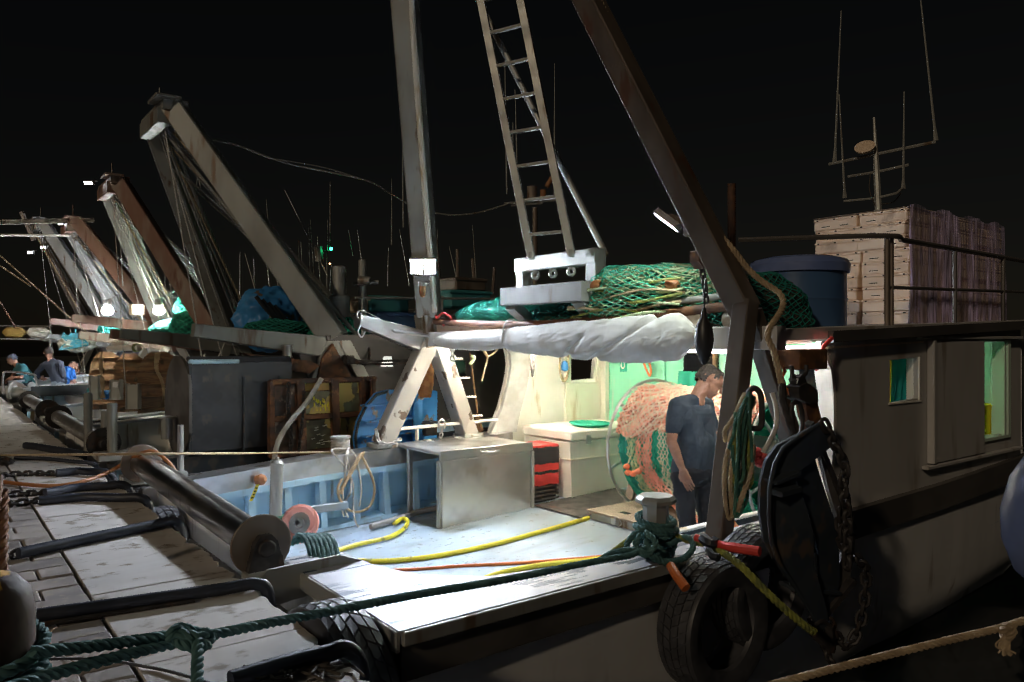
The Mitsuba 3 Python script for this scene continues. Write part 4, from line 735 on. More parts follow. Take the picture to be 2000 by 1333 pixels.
def hose(pts, r, label, drop=None):
    q = [onq(a, b, r + .004) for a, b in pts]; e = q[-1]; dirv = unit(q[-1] - q[-2])
    if drop: q += [V(1.30, e[1] + (1.30 - e[0]) * dirv[1] / max(dirv[0], .2), QZ + r + .005), V(1.36, e[1] + (1.36 - e[0]) * dirv[1], QZ - .03), V(1.38, e[1] + (1.38 - e[0]) * dirv[1], QZ - drop)]
    t = tag(add('sleeved_chain', line(q, r, 12, 10), 'rubber_hose'), label, 'hose')
hose([(72, 1203), (250, 1178), (430, 1152)], .031, 'thick black hose sleeve nearest the rope knot, bent over the quay edge', .3)
hose([(36, 1082), (170, 1053), (296, 1027)], .033, 'black hose sleeve bent over the quay edge towards the dark tyre', .25)
hose([(76, 979), (160, 972), (232, 973)], .034, 'black hose sleeve on the quay in front of the ribbed tyre, nearer of two', .2)
hose([(88, 963), (150, 953), (205, 950)], .034, 'black hose sleeve on the quay in front of the ribbed tyre, farther of two', .2)
hose([(110, 925), (150, 921), (172, 922)], .036, 'short black hose sleeve where the orange hose crosses the quay', .2)
hose([(30, 895), (90, 897), (140, 902)], .02, 'thin grey hose bent over the quay edge beyond the orange hose', .2)
hose([(50, 871), (70, 873), (100, 878)], .04, 'black hose sleeve farthest along the quay edge', .2)
hose([(450, 1330), (552, 1299), (640, 1277)], .034, 'black hose sleeve over the truck tyre at the bottom edge', .22)
tag(add('steel_bar', [beam(onq(70, 1222, .01), onq(380, 1173, .01), .03, .012), ], 'iron'), 'flat iron bar lying beside the thick black hose', 'bar')
def qchain(pts, label): tag(add('quay_chain', chain([onq(a, b, .02) for a, b in pts], .075, .011), 'iron'), label, 'chain')
qchain([(-10, 984), (20, 985), (45, 982), (76, 980)], 'rusty chain from the nearer hose before the ribbed tyre')
qchain([(-10, 975), (20, 967), (55, 965), (88, 964)], 'rusty chain from the farther hose before the ribbed tyre')
qchain([(-10, 934), (20, 928), (60, 926), (110, 926)], 'rusty chain from the short hose under the orange hose')
qchain([(-20, 1092), (5, 1088), (36, 1083)], 'rusty chain from the hose that bends towards the dark tyre')
qchain([(-8, 900), (5, 897), (22, 902), (12, 906), (-5, 903)], 'heap of rusty chain at the far left quay')
tag(add('quay_hose', line([onq(-40, 942, .02), onq(0, 942, .02), onq(60, 948, .02), onq(110, 950, .02), AX(160, 942, 1.05), AX(205, 926, 1.25), AX(240, 907, 1.40), V(1.46, 7.05, -.945), V(1.55, 6.95, -.955), V(1.66, 6.85, -1.10), V(1.75, 6.8, -1.3), V(1.9, 6.7, -1.7)], .017, 8), 'orange_dull'), 'dull orange hose from the quay over the steel stern roller', 'hose')
tag(add('thin_cable', line([onq(78, 1288, .09), onq(190, 1288, .05), onq(280, 1302, .012), onq(345, 1316, .012), onq(440, 1345, .012)], .006), 'rubber'), 'thin black cable lying across the paving under the teal rope', 'cable')
tw = []
for k in range(16):
    x0_, y0_ = rng.uniform(470, 660), rng.uniform(1303, 1335); tw.append(line([onq(x0_ + 22 * j + rng.normal(0, 9), y0_ - 3 * j + rng.normal(0, 7), .012 + .02 * rng.random()) for j in range(5)], .0055, 5))
for k in range(5): tw.append(line([onq(80 + 8 * k, 1262 - 3 * k, .01), onq(96 + 6 * k + rng.normal(0, 6), 1240 + rng.normal(0, 6), .015), onq(110 + 20 * rng.random(), 1225 + 12 * rng.random(), .01)], .003, 5)) if False else None
tag(add('old_twine', tw, 'rope_dark'), 'tangle of old brown twine at the bottom edge of the quay', 'twine')
TW = 'dry forked twig on the paving beside the bollard'
tag(add('twig', [line([onq(70, 1262, .01), onq(90, 1247, .015), onq(104, 1230, .012), onq(112, 1226, .01)], .0035, 5), line([onq(92, 1247, .01), onq(98, 1258, .012), onq(100, 1266, .01)], .003, 5)], 'wood'), TW, 'twig'); tag(add('twig', line([onq(130, 1282, .01), onq(150, 1297, .012), onq(165, 1290, .01)], .003, 5), 'wood'), 'short bent twig lying between the two teal ropes', 'twig')
fd = thing('boat_fender', 'big lavender blue fender hanging at the right edge of the picture', 'fender'); fc = AD(2052, 1030, 3.6)
add('body', lathe([(0, -.30), (.06, -.29), (.14, -.22), (.195, -.08), (.205, .06), (.17, .22), (.11, .33), (.05, .38), (.04, .44), (0, .45)], fc, (.10, .0, 1), 36), 'fender_blue', fd, smooth=True); add('lanyard', rope([fc + V(.045, 0, .44), fc + V(.06, 0, .9), fc + V(.1, .1, 2.2)], .01), 'rope_white', fd)
lr = thing('mooring_line', 'pale mooring line with a frayed knot across the bottom right corner', 'rope')
add('line', rope([AD(1480, 1346, 2.75), AD(1640, 1304, 2.82), AD(1800, 1264, 2.9), AD(1960, 1226, 2.98), AD(1990, 1216, 3.0), AD(2080, 1192, 3.05)], .0155, 5), 'rope_beige', lr)
add('knot', [rope([AD(1958, 1236, 2.96), AD(1966, 1222, 2.93), AD(1978, 1230, 2.93), AD(1970, 1246, 2.95), AD(1960, 1240, 3.0), AD(1968, 1226, 3.02), AD(1980, 1234, 2.97)], .016, 5)] + [line([AD(1966 + rng.normal(0, 5), 1242, 2.95), AD(1962 + rng.normal(0, 8), 1262, 2.95), AD(1962 + rng.normal(2, 11), 1275 + 8 * rng.random(), 2.95 + rng.normal(0, .015))], .004, 4) for k in range(16)], 'rope_beige', lr)

# ---------------------------------------------------------------- near trawl door with its tackle
OB = thing('otter_board', 'dark oval slotted trawl door hanging outside the near gantry foot', 'trawl door')
u1, v1 = unit(V(.96, -.25, .0)), unit(V(-.05, -.10, 1))
oO = AY(1590, 1030, 2.42)
def od(px, py):
    n = np.cross(u1, v1); r = ray(px, py); t = (oO @ n) / (r @ n); q = r * t - oO; return (q @ u1, q @ v1)
def board(name, pts, th, off, mat, par, camber=.0):
    poly = Polygon([od(*q) for q in pts]).buffer(.012).buffer(-.006)
    m = plate(poly, th, oO + np.cross(u1, v1) * off, u1, v1)
    if camber:
        m = m.subdivide_to_size(.07) if hasattr(m, 'subdivide_to_size') else m
        q = m.vertices - oO; n = np.cross(u1, v1); s = q @ u1; m.vertices = m.vertices - np.outer(np.abs(s)**2 * camber, n) * np.sign(n[1]) * -1
    add(name, m, mat, par, smooth=30); return poly
nn = np.cross(u1, v1); sgn = -1 if nn[1] > 0 else 1     # towards the camera
outer = [(1596, 823), (1556, 848), (1520, 874), (1503, 905), (1493, 950), (1490, 1005), (1494, 1055), (1508, 1095), (1538, 1140), (1562, 1180), (1585, 1220), (1600, 1224), (1598, 1190), (1572, 1100), (1572, 1036), (1559, 982), (1545, 940), (1550, 918), (1608, 868), (1612, 850)]
board('front_plate', outer, .02, .05 * sgn, 'dark_blue', OB, .5)
board('middle_plate', [(1556, 912), (1591, 881), (1604, 930), (1618, 973), (1634, 1021), (1644, 1070), (1648, 1130), (1640, 1180), (1620, 1205), (1606, 1150), (1604, 1090), (1593, 1036), (1578, 982), (1568, 959)], .02, -.02 * sgn, 'dark_blue', OB, .4)
board('rear_plate', [(1612, 862), (1622, 866), (1640, 930), (1660, 1000), (1680, 1045), (1692, 1050), (1690, 1100), (1676, 1150), (1640, 1208), (1606, 1228), (1640, 1150), (1668, 1090), (1666, 1060), (1653, 1011), (1637, 960), (1626, 915)], .03, -.07 * sgn, 'hull_band', OB, .2)
def bar(a, b, w, h, off0, off1, mat='dark_blue', nm='rib'):
    pa, pb = od(*a), od(*b); add(nm, beam(oO + u1 * pa[0] + v1 * pa[1] + nn * off0 * sgn, oO + u1 * pb[0] + v1 * pb[1] + nn * off1 * sgn, w, h, up=nn), mat, OB)
bar((1496, 940), (1546, 920), .02, .12, .03, .02); bar((1494, 958), (1542, 950), .03, .10, .08, .04); bar((1540, 1150), (1640, 1160), .02, .12, -.02, -.06); bar((1600, 830), (1690, 1050), .03, .05, -.06, -.08, 'iron'); bar((1590, 1222), (1680, 1140), .04, .08, -.02, -.08, 'iron')
add('rim', tube([oO + u1 * a + v1 * b + nn * (.05 * sgn) for a, b in [od(*q) for q in outer[:12]]], .012, 8), 'dark_blue', OB)
def P2(px, py, o=.1): a = od(px, py); return oO + u1 * a[0] + v1 * a[1] + nn * o * sgn
dc = thing('door_chain', 'dark chain hanging in a loop below the trawl door', 'chain')
add('links', chain([P2(1628, 1000, .05), P2(1634, 1060, .05), P2(1668, 1090, .05), P2(1682, 1120, .03), P2(1676, 1180, .03), P2(1662, 1230, .03), P2(1640, 1258, .03), P2(1622, 1238, .03), P2(1610, 1215, .03)], .085, .011), 'iron', dc)
tag(add('door_chain', chain([P2(1600, 828, .06), P2(1616, 870, .08), P2(1626, 905, .1), P2(1622, 940, .1), P2(1630, 1000, .1), P2(1632, 1090, .08)], .08, .012), 'iron'), 'heavy chain hanging down the face of the trawl door', 'chain')
tk = thing('tow_shackle', 'iron swivel and shackle hanging at the foot of the trawl door', 'shackle')
add('bow', [tube([P2(1588 + 18 * math.cos(a), 1226 + 20 * math.sin(a), .06) for a in np.linspace(0, 6.283, 18, endpoint=False)], .014, 8, closed=True), beam(P2(1572, 1225, .06), P2(1604, 1256, .06), .05, .06), beam(P2(1600, 1215, .06), P2(1606, 1262, .05), .05, .05), chain([P2(1588, 1246, .06), P2(1596, 1268, .06), P2(1604, 1284, .06)], .06, .01)], 'iron', tk)
hk = thing('lifting_block', 'dark iron pulley block with a long hook ring above the trawl door', 'pulley block')
HB = lambda px, py, y=2.72: AY(px, py, y)
add('shackle', line([HB(1546, 716), HB(1548, 732), HB(1556, 742), HB(1566, 740), HB(1574, 728), HB(1575, 714)], .013, 8), 'iron', hk)
def slab(pts, th, y, mat, nm, par): add(nm, hull(np.array([AY(a, b, y) + V(0, t, 0) for a, b in pts for t in (-th / 2, th / 2)])), mat, par, smooth=25)
slab([(1548, 742), (1558, 732), (1568, 744), (1566, 752), (1552, 752)], .06, 2.72, 'iron', 'swivel', hk); slab([(1546, 756), (1564, 748), (1583, 762), (1584, 785), (1570, 790), (1548, 778)], .10, 2.72, 'iron', 'cheek', hk); slab([(1562, 780), (1584, 775), (1592, 815), (1600, 840), (1580, 842), (1568, 815)], .07, 2.73, 'rust', 'cheek', hk)
add('numeral', lettering('7', .03, HB(1557, 745, 2.685), V(1, 0, 0), V(0, 0, 1)), 'white_paint', hk)
add('hook', [tube([HB(a, b, 2.66) for a, b in ((1553, 786), (1561, 788), (1566, 805), (1567, 830), (1562, 852), (1556, 858), (1551, 850), (1548, 825), (1545, 805), (1547, 792))], .015, 8, closed=True), tube(spline([HB(1528, 752), HB(1528, 780, 2.7), HB(1538, 812, 2.68), HB(1550, 850, 2.66)], 6), [.022] * 19, 8)], 'iron', hk)
tag(add('wire_rope', rope([V(3.2, 5.45, 6.0), V(4.08, 3.62, 1.5), V(4.30, 3.12, .55), V(4.42, 2.88, .28), AY(1500, 650, 2.8), AY(1512, 690, 2.75), AY(1524, 740, 2.73), AY(1532, 775, 2.72)], .021, 5), 'rope_beige'), 'stiff laid rope running down the near gantry mast to the pulley block', 'rope')
tag(add('grey_sling', line([AY(1508, 768, 2.85), AY(1516, 800, 2.82), AY(1515, 835, 2.8), AY(1500, 868, 2.8), AY(1490, 885, 2.82)], .016, 8), 'rope_white'), 'grey sling curving beside the near gantry foot', 'sling')
tag(add('orange_strap', [hull(np.array([AY(1530, 714, 2.9), AY(1528, 716, 2.92), AY(1537, 726, 2.9), AY(1529, 740, 2.9)])), hull(np.array([AY(1534, 755, 2.7), AY(1540, 760, 2.7), AY(1542, 775, 2.7), AY(1533, 762, 2.72)]))], 'orange_hose'), 'scrap of orange strap behind the pulley block', 'strap')
tag(add('red_hose', line([V(4.98, 2.86, .02), AY(1606, 682, 2.84), AY(1608, 700, 2.84), AY(1600, 716, 2.86), AY(1594, 722, 2.9)], .014, 8), 'red_plastic'), 'red hose hooked round the after corner of the cabin side', 'hose')
rb = thing('rope_bundle', 'bundle of old green and beige ropes hanging between the near gantry legs', 'rope bundle')
for k in range(22):
    x_ = 1464 + rng.normal(0, 5); yb_ = 900 + rng.uniform(-60, 110); xb_ = 1448 + rng.normal(0, 14); d_0 = 4.72 + rng.normal(0, .04)
    pts = [AD(x_, 772 + rng.normal(0, 5), d_0), AD((x_ + xb_) / 2 + rng.normal(0, 7), 820, d_0), AD(xb_ + rng.normal(0, 6), (yb_ + 820) / 2, d_0 - .03), AD(xb_, yb_, d_0)]
    if k % 3 == 0: pts += [AD(xb_ + 14, yb_ - 12, d_0), AD(xb_ + 12, yb_ - 70, d_0 + .03)]
    add('rope', rope(pts, .011 + .004 * (k % 2), 5, n=5), ['rope_green', 'rope_beige', 'rope_green', 'rope_lime'][k % 4], rb)
add('tail', rope([AD(1472, 870, 4.7), AD(1466, 920, 4.68), AD(1450, 970, 4.66), AD(1440, 1000, 4.66)], .018, 5), 'rope_beige', rb)
add('hook', [tube(spline([AD(1462, 778, 4.7), AD(1464, 764, 4.68), AD(1476, 760, 4.68), AD(1486, 775, 4.66), AD(1488, 820, 4.66), AD(1484, 836, 4.66), AD(1470, 838, 4.7)], 6), .018, 8)], 'iron', rb)
tag(add('float_cluster', [ball(AD(1478 + dx, 884 + dy, 4.9), .04, 2, (1, 1, .8)) for dx, dy in ((0, 0), (12, 10), (6, 20), (16, 24), (-2, 16))], 'red_plastic'), 'bright pink red floats hanging behind the rope bundle', 'float')
tag(add('bottle', [lathe([(0, 0), (.05, .0), (.052, .15), (.03, .2), (.018, .21), (.018, .25), (0, .25)], AD(1566 + 8 * k, 1010 + 27 * k, 5.75), (.1, 0, 1), 14) for k in range(3)][:1], 'bright_blue'), 'blue plastic bottle seen through the slot of the trawl door', 'bottle')
tag(add('bottle', lathe([(0, 0), (.05, .0), (.052, .10), (.03, .14), (.018, .15), (.018, .18), (0, .18)], AD(1578, 1030, 5.65), (.1, 0, 1), 14), 'cloth_white'), 'white plastic bottle seen through the slot of the trawl door', 'bottle')
# pulley and black float hanging from the awning corner
pb = thing('hanging_block', 'rusty pulley block on a chain above the awning corner', 'pulley block')
slab([(1356, 492), (1372, 488), (1378, 512), (1366, 526), (1356, 512)], .08, 3.42, 'rust', 'block', pb); add('chain', chain([AY(1370, 524, 3.42), AY(1375, 550, 3.42), AY(1379, 585, 3.42)], .06, .008), 'iron', pb)
tag(add('black_float', [lathe([(0, -.165), (.02, -.15), (.05, -.08), (.062, .0), (.05, .09), (.022, .14), (.012, .20), (0, .20)], AD(1375, 664, 4.85), (0, 0, 1), 20), line([AD(1375, 604, 4.85), AD(1376, 570, 4.9), AD(1378, 545, 5.0)], .005)], 'black_plastic', smooth=True), 'black teardrop float hanging before the awning corner', 'float')
# small things hanging under the awning
tag(add('loose_chain', [chain([AD(1040 + dx, 684, 8.6), AD(1040 + dx * .6, 715, 8.6), AD(1040, 734 - abs(dx), 8.6)], .035, .007) for dx in (-3, 1, 4)], 'iron'), 'short dark chain hanging before the bright white wall', 'chain')
tag(add('cable_coil', [line([AY(1102 + 9 * math.cos(a), 714 + (26 + 2 * k) * math.sin(a), Y1 - .16 - .01 * k) for a in np.linspace(-1.5, 4.8, 14)], .011, 6) for k in range(4)], 'rope_beige'), 'coiled pale cable hung on the wall beside the porthole', 'cable')
tag(add('light_bulb_cage', lathe([(0, -.07), (.04, -.05), (.05, 0), (.03, .06), (0, .07)], AY(1103, 716, Y1 - .18), (0, 0, 1), 12), 'bright_blue'), 'small blue float inside the hung cable coil', 'float')
tag(add('orange_strap', line([AX(1254, 684, 7.15), AX(1256, 705, 7.15), AX(1268, 734, 7.15), AX(1271, 722, 7.15), AX(1262, 688, 7.15)], .014, 6), 'orange_hose'), 'thin orange strap hanging on the green bulkhead', 'strap')
tag(add('green_strap', line([AY(921, 696, 7.3), AY(927, 700, 7.3), AY(918, 712, 7.3), AY(924, 706, 7.3)], .018, 6), 'net_lime'), 'scrap of light green netting by the far gantry foot', 'net scrap')
tag(add('hanging_rope', [rope([AY(946, 684, 7.3), AY(952, 700, 7.3), AY(946, 725, 7.3), AY(941, 745, 7.3)], .013), rope([AY(942, 682, 7.3), AY(952, 696, 7.3), AY(966, 690, 7.3), AY(972, 682, 7.3)], .013)], 'rope_beige'), 'frayed beige rope hanging under the awning near the arched pillar', 'rope')
tag(add('deck_broom', [cyl(AY(918, 690, 7.7), AY(934, 818, 7.75), .014, 8), cyl(AY(930, 812, 7.75), AY(937, 842, 7.78), .035, 8, r1=.05)], 'wood'), 'broom with brown handle standing behind the far gantry foot', 'broom')
tag(add('shackle', [line([AY(858, 838, 7.3), AY(857, 826, 7.28), AY(863, 820, 7.28), AY(869, 827, 7.28), AY(868, 838, 7.3)], .012, 8), chain([AY(863, 842, 7.3), AY(860, 860, 7.35)], .06, .009)], 'steel'), 'bright shackle hanging beside the foot of the far gantry', 'shackle')
tag(add('rolled_matting', lathe([(0, -.26), (.075, -.25), (.09, -.1), (.08, .12), (.07, .25), (0, .26)], AY(833, 735, 7.75), (.1, 0, 1), 12), 'cork'), 'rust brown bundle hanging between the far gantry legs', 'bundle')
tag(add('foot_chain', chain([V(3.76, 7.28, -.95), V(3.78, 7.25, -1.06), V(3.9, 7.24, -1.1), V(4.03, 7.26, -1.06)], .05, .008), 'steel'), 'light chain looped round the far gantry foot', 'chain')

# blue trawl door on the far side
bd = thing('otter_board', 'bright blue trawl door with level ribs standing behind the far gantry foot', 'trawl door')
bpoly = [AY(a, b, 8.0) for a, b in ((757, 766), (735, 772), (715, 795), (700, 825), (694, 855), (697, 885), (720, 900), (866, 900), (868, 770), (855, 765))]
bpo = Polygon([(p[0], p[2]) for p in bpoly]).buffer(.02)
bm = plate(bpo, .03, (0, 8.02, 0), V(1, 0, 0), V(0, 0, 1)).subdivide_to_size(.12); bm.vertices[:, 1] += .30 * (np.clip(bm.vertices[:, 0] - 4.05, 0, 9))**1.5 * .6
add('plate', bm, 'bright_blue', bd, smooth=25)
for z in (-.75, -.93, -1.1, -1.27): add('rib', [hull(np.array([(x, y, z + dz) for x, yy in ((AY(705, 830, 8)[0] + .05 * abs(z + 1), 8.0), (4.65, 8.05)) for y in (yy - .12, yy + .05) for dz in (0, .018)]))], 'bright_blue', bd)
add('edge', tube([V(p[0], 7.995, p[2]) for p in bpoly[:7]], .016, 8), 'dark_blue', bd); add('post', beam((4.66, 7.97, -.66), (4.66, 7.97, -1.4), .05, .12), 'bright_blue', bd); add('bracket', [box(4.7, 4.95, 7.9, 8.1, -1.0, -.98), box(4.74, 4.90, 7.9, 8.0, -1.14, -1.02)], 'iron', bd)

# barrel, foam boxes and towel
br = thing('storage_barrel', 'blue plastic barrel with a rounded lid on the trawler roof', 'barrel'); bc = V(5.98, 3.74, .03)
add('body', lathe([(0, 0), (.36, 0), (.385, .03), (.385, .30), (.395, .32), (.385, .34), (.385, .58), (0, .58)], bc, (0, 0, 1), 44), 'blue_plastic', br, smooth=35); add('lid', lathe([(.41, .55), (.415, .62), (.39, .66), (.30, .685), (0, .70)], bc, (0, 0, 1), 44), 'fender_blue', br, smooth=35)
fx0, fy0 = 7.02, 3.30
def foam_box(ix, iy, iz, label, grp, slots):
    L, Wd, H = .68, .455, .1165; j = rng.uniform(-.022, .022, 2); x0, y0, z0 = fx0 + ix * (L + .02) + j[0], fy0 + iy * (Wd + .005) + j[1], roof_z(7.3) + .08 + iz * H
    t = thing('foam_box', label, 'box', grp); add('tub', box(x0 + .006, x0 + L - .006, y0 + .006, y0 + Wd - .006, z0, z0 + H * .74, .008), 'foam', t); add('lid', box(x0, x0 + L, y0, y0 + Wd, z0 + H * .75, z0 + H - .002, .012), 'foam', t)
    if slots:
        for yy in (y0 + .1 + rng.uniform(-.02, .02), y0 + .28 + rng.uniform(-.02, .02)):
            if rng.random() < .7: add('vent', box(x0 + .002, x0 + .012, yy, yy + .085, z0 + .03, z0 + .037, 0), 'iron', t)
        for yy in (y0 + .05, y0 + .235, y0 + .41): add('drain', box(x0 - .004, x0 + .012, yy - .010, yy + .010, z0 + H * .8, z0 + H * .8 + .012, .002), 'iron', t)
for iz in range(9):
    o = ORD[8 - iz]; G_ = 'polystyrene fish boxes stacked on the cabin roof'
    foam_box(0, 0, iz, o + ' polystyrene box from the top in the corner column of the roof stack', G_, True)
    foam_box(0, 1, iz, o + ' polystyrene box from the top in the column right behind the barrel', G_, True)
    foam_box(1, 0, iz, o + ' polystyrene box from the top under the middle film wrap', G_, False); foam_box(2, 0, iz, o + ' polystyrene box from the top under the forward film wrap', G_, False)
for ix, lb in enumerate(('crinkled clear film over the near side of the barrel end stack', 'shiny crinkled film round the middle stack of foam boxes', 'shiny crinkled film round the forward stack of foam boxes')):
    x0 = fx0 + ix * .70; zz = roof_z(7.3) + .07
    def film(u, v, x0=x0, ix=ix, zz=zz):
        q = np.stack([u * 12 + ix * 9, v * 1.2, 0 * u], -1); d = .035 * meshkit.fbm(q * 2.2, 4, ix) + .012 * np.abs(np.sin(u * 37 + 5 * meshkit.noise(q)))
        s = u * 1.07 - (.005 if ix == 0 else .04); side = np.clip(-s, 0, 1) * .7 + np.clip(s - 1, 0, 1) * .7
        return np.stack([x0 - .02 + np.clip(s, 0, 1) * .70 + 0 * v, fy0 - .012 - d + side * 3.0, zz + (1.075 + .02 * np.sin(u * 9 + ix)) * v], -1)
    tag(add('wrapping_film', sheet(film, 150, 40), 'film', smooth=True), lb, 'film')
tag(add('box_cover', [hull(np.array([(x, y, roof_z(7.3) + z) for x, y, z in ((7.0, 3.28, 1.135), (7.7, 3.28, 1.14), (7.0, 4.22, 1.135), (9.05, 3.28, 1.12), (9.05, 3.78, 1.12), (7.3, 3.6, 1.17))]))], 'canvas_brown'), 'thin sheet laid over the tops of the foam box stacks', 'cover')
ap = thing('oilskin_apron', 'teal oilskin apron with yellow edge hanging inside the small cabin window', 'apron')
add('apron', sheet(lambda u, v: np.stack([6.27 + .36 * u + .02 * np.sin(v * 5), 3.09 + .02 * np.sin(u * 22 + 2 * v) * (.3 + v), -.05 - .50 * v + 0 * u], -1), 40, 12), 'cloth_teal', ap, smooth=True); add('edge', [sheet(lambda u, v: np.stack([6.18 + .10 * u - .02 * v, 3.08 + .02 * np.sin(u * 9), -.05 - .50 * v + 0 * u], -1), 8, 8)], 'cloth_yellow', ap, smooth=True)
hm = thing('safety_helmet', 'dark hood with a yellow band hanging inside the tall cabin opening', 'helmet')
add('hood', ball(V(8.05, 3.16, -.08), .09, 3, (1, 1, .8)), 'black_plastic', hm); add('band', cyl(V(8.05, 3.16, -.145), V(8.05, 3.16, -.12), .094, 24), 'cloth_yellow', hm)
tag(add('cabin_bucket', lathe([(0, 0), (.13, 0), (.17, .32), (.175, .33), (.16, .33), (.12, .02), (0, .02)], V(8.22, 3.2, -.95), (0, 0, 1), 24), 'cloth_yellow'), 'yellow bucket standing inside the tall cabin opening', 'bucket')
add('bench', box(7.6, 8.4, 3.2, 4.0, -1.2, -.95), 'cream', TR)

# ---------------------------------------------------------------- the other trawlers, each moored beside the last
def neighbour(label, y0, y1, head, dz=0.0, cab=3.4, mats=('steel_dull', 'steel_brown'), wall='cabin_dark', roller=True, arms=(), win=(), foot=None):
    """Hull, deck, bulwarks with ribs, gantry, cabin and roof of one more trawler. head: where the gantry legs meet."""
    t = thing('trawler', label, 'trawler', 'trawlers moored stern to the quay'); yc = (y0 + y1) / 2
    add('hull', hull_shell(y0, y1, 14.5, dz=dz), 'hull_white', t, smooth=35)
    wl = wale(y0 - .005, y1 + .005, 1.615, 9.5, [z + dz for z in (-1.262, -1.24, -1.20, -1.13, -1.05)], .2)
    for w_ in (0, 13): add('rubbing_strake', wl[w_:w_ + 13], 'dark_blue', t, smooth=False)
    dk = deck_sheet(y0 + .04, y1 - .04); dk.vertices[:, 2] += dz; add('deck', dk, 'deck_paint', t, smooth=True)
    for side, y, s in (('near', y0, 1), ('far', y1, -1)):
        add('bulwark', strip(1.55, 8.0, y + s * .05, lambda x: capz(x) - .02 + dz, lambda x: deck_z(x) - .02 + dz, .02, 8), 'white_paint' if s < 0 else 'paint_blue', t)
        add('cap_rail', strip(1.5, 8.0, y + (.24 if s > 0 else .02), lambda x: capz(x) + dz, lambda x: capz(x) - .04 + dz, .26, 8), 'steel', t)
        for x in np.arange(1.9, 5.6, .6):
            add('rib', [hull(np.array([(x + dx, yy, z) for dx in (-.03, .03) for yy, z in ((y + s * .05, deck_z(x) + dz), (y + s * .2, deck_z(x) + dz), (y + s * .14, capz(x) - .05 + dz), (y + s * .05, capz(x) - .05 + dz))]))], 'paint_blue' if s > 0 else 'white_paint', t, smooth=False)
    hx, hy, hz_ = head
    g = add('gantry', [beam((hx + .05, hy - .62, hz_), (hx + .05, hy + .62, hz_), .30, .13), beam((hx - .06, hy - .5, hz_ - .12), (hx - .06, hy + .5, hz_ - .12), .16, .2), box(hx - .2, hx + .1, hy - .7, hy - .25, hz_ + .05, hz_ + .09), cyl((hx + .1, hy + .45, hz_ + .05), (hx + .1, hy + .45, hz_ + .5), .012, 6)], mats[0], t)
    for s, y, m in ((-1, y0 + .2, mats[0]), (1, y1 - .2, mats[1])):
        kn = V(4.05, y, dz + .02)
        add('leg', beam(kn, V(hx + .05, hy + s * .50, hz_), .28, .32, w1=.24, h1=.26), m, g)
        add('leg_foot', beam(V(3.5, y, -1.12 + dz), kn + V(-.03, 0, .05), .17, .16), foot or mats[0], g); add('leg_foot', beam(V(4.75, y, -1.10 + dz), kn + V(.06, 0, .04), .17, .16), foot or mats[0], g)
        add('strut_pipe', cyl(kn + V(.35, 0, -.0), V(hx + .2, hy + s * .2, hz_ - .2), .028, 8), mats[1], g)
        for j in range(2): add('strut_pipe', cyl(kn + V(.25 + .12 * j, -s * (.15 + .1 * j), 0), V(hx + .12, hy + s * (.3 - .08 * j), hz_ - .15 - .1 * j), .018, 6), ('steel_dull', 'rope_beige')[j], g)
        add('strut_pipe', cyl(kn + V(.1, -s * .3, 0), V(hx + .1, hy + s * .1, hz_ - .3), .02, 6), 'steel_dull', g)
        if s in arms or not arms: add('outrigger', beam(kn + V(.1, 0, -.12), kn + V(-1.7, 0, .10), .15, .27, h1=.15), mats[0], g)
    def lr_(q, s): return V(4.9, yc, .6 + dz) * (1 - q) + V(hx + .1, hy, hz_ - .1) * q + V(0, s, 0)
    ld_ = add('ladder', beam(lr_(0, .18), lr_(1, .18), .04, .05), 'steel_dull', t); add('rail', beam(lr_(0, -.18), lr_(1, -.18), .04, .05), 'steel_dull', ld_)
    for k in range(10): add('rung', cyl(lr_(.06 + .09 * k, -.18), lr_(.06 + .09 * k, .18), .012, 6), 'steel_dull', ld_)
    for k in range(3): add('stay_wire', cyl(V(hx, hy + .2 * (k - 1), hz_ - .1), V(2.6 + .9 * k, (y0 + .25, yc, y1 - .25)[k], -1.1 + dz), .009, 5), 'rope_white', g)
    zr = dz + .0
    cabp = Polygon([(cab + .1, zr), (8.6, zr + .12), (8.6, -1.3 + dz), (cab + .35, -1.3 + dz), (cab + .4, -.9 + dz), (cab + .3, -.45 + dz)])
    for x0, x1, za, zb in win: cabp = cabp.difference(sbox(x0, za, x1, zb))
    cb = add('cabin', plate(cabp, .06, (0, y0 + .22, 0), V(1, 0, 0), V(0, 0, 1)), wall, t, smooth=False)
    add('wall', plate(cabp, .06, (0, y1 - .22, 0), V(1, 0, 0), V(0, 0, 1)), wall, cb, smooth=False)
    add('bulkhead', box(5.7, 5.76, y0 + .26, y1 - .26, -1.85 + dz, zr + .02, .004), 'white_paint', cb)
    add('roof', hull(np.array([(x, y, zr + z + (.12 if x > 5 else 0)) for x in (cab + .5, 8.8) for y in (y0 + .1, y1 - .1) for z in (.0, .07)])), wall, cb)
    rr = add('roof_rail', [cyl((cab + .9, y0 + .15, zr + .55), (8.5, y0 + .15, zr + .66), .018, 6)], 'steel_dull', cb)
    for x in np.arange(cab + 1, 8.5, 1.2): add('post', cyl((x, y0 + .15, zr + .05), (x, y0 + .15, zr + .62), .016, 6), 'steel_dull', rr)
    for x0, x1, za, zb in win: add('window_pane', box(x0 - .01, x1 + .01, y0 + .20, y0 + .215, za - .01, zb + .01, .002), 'dark_glass', cb)
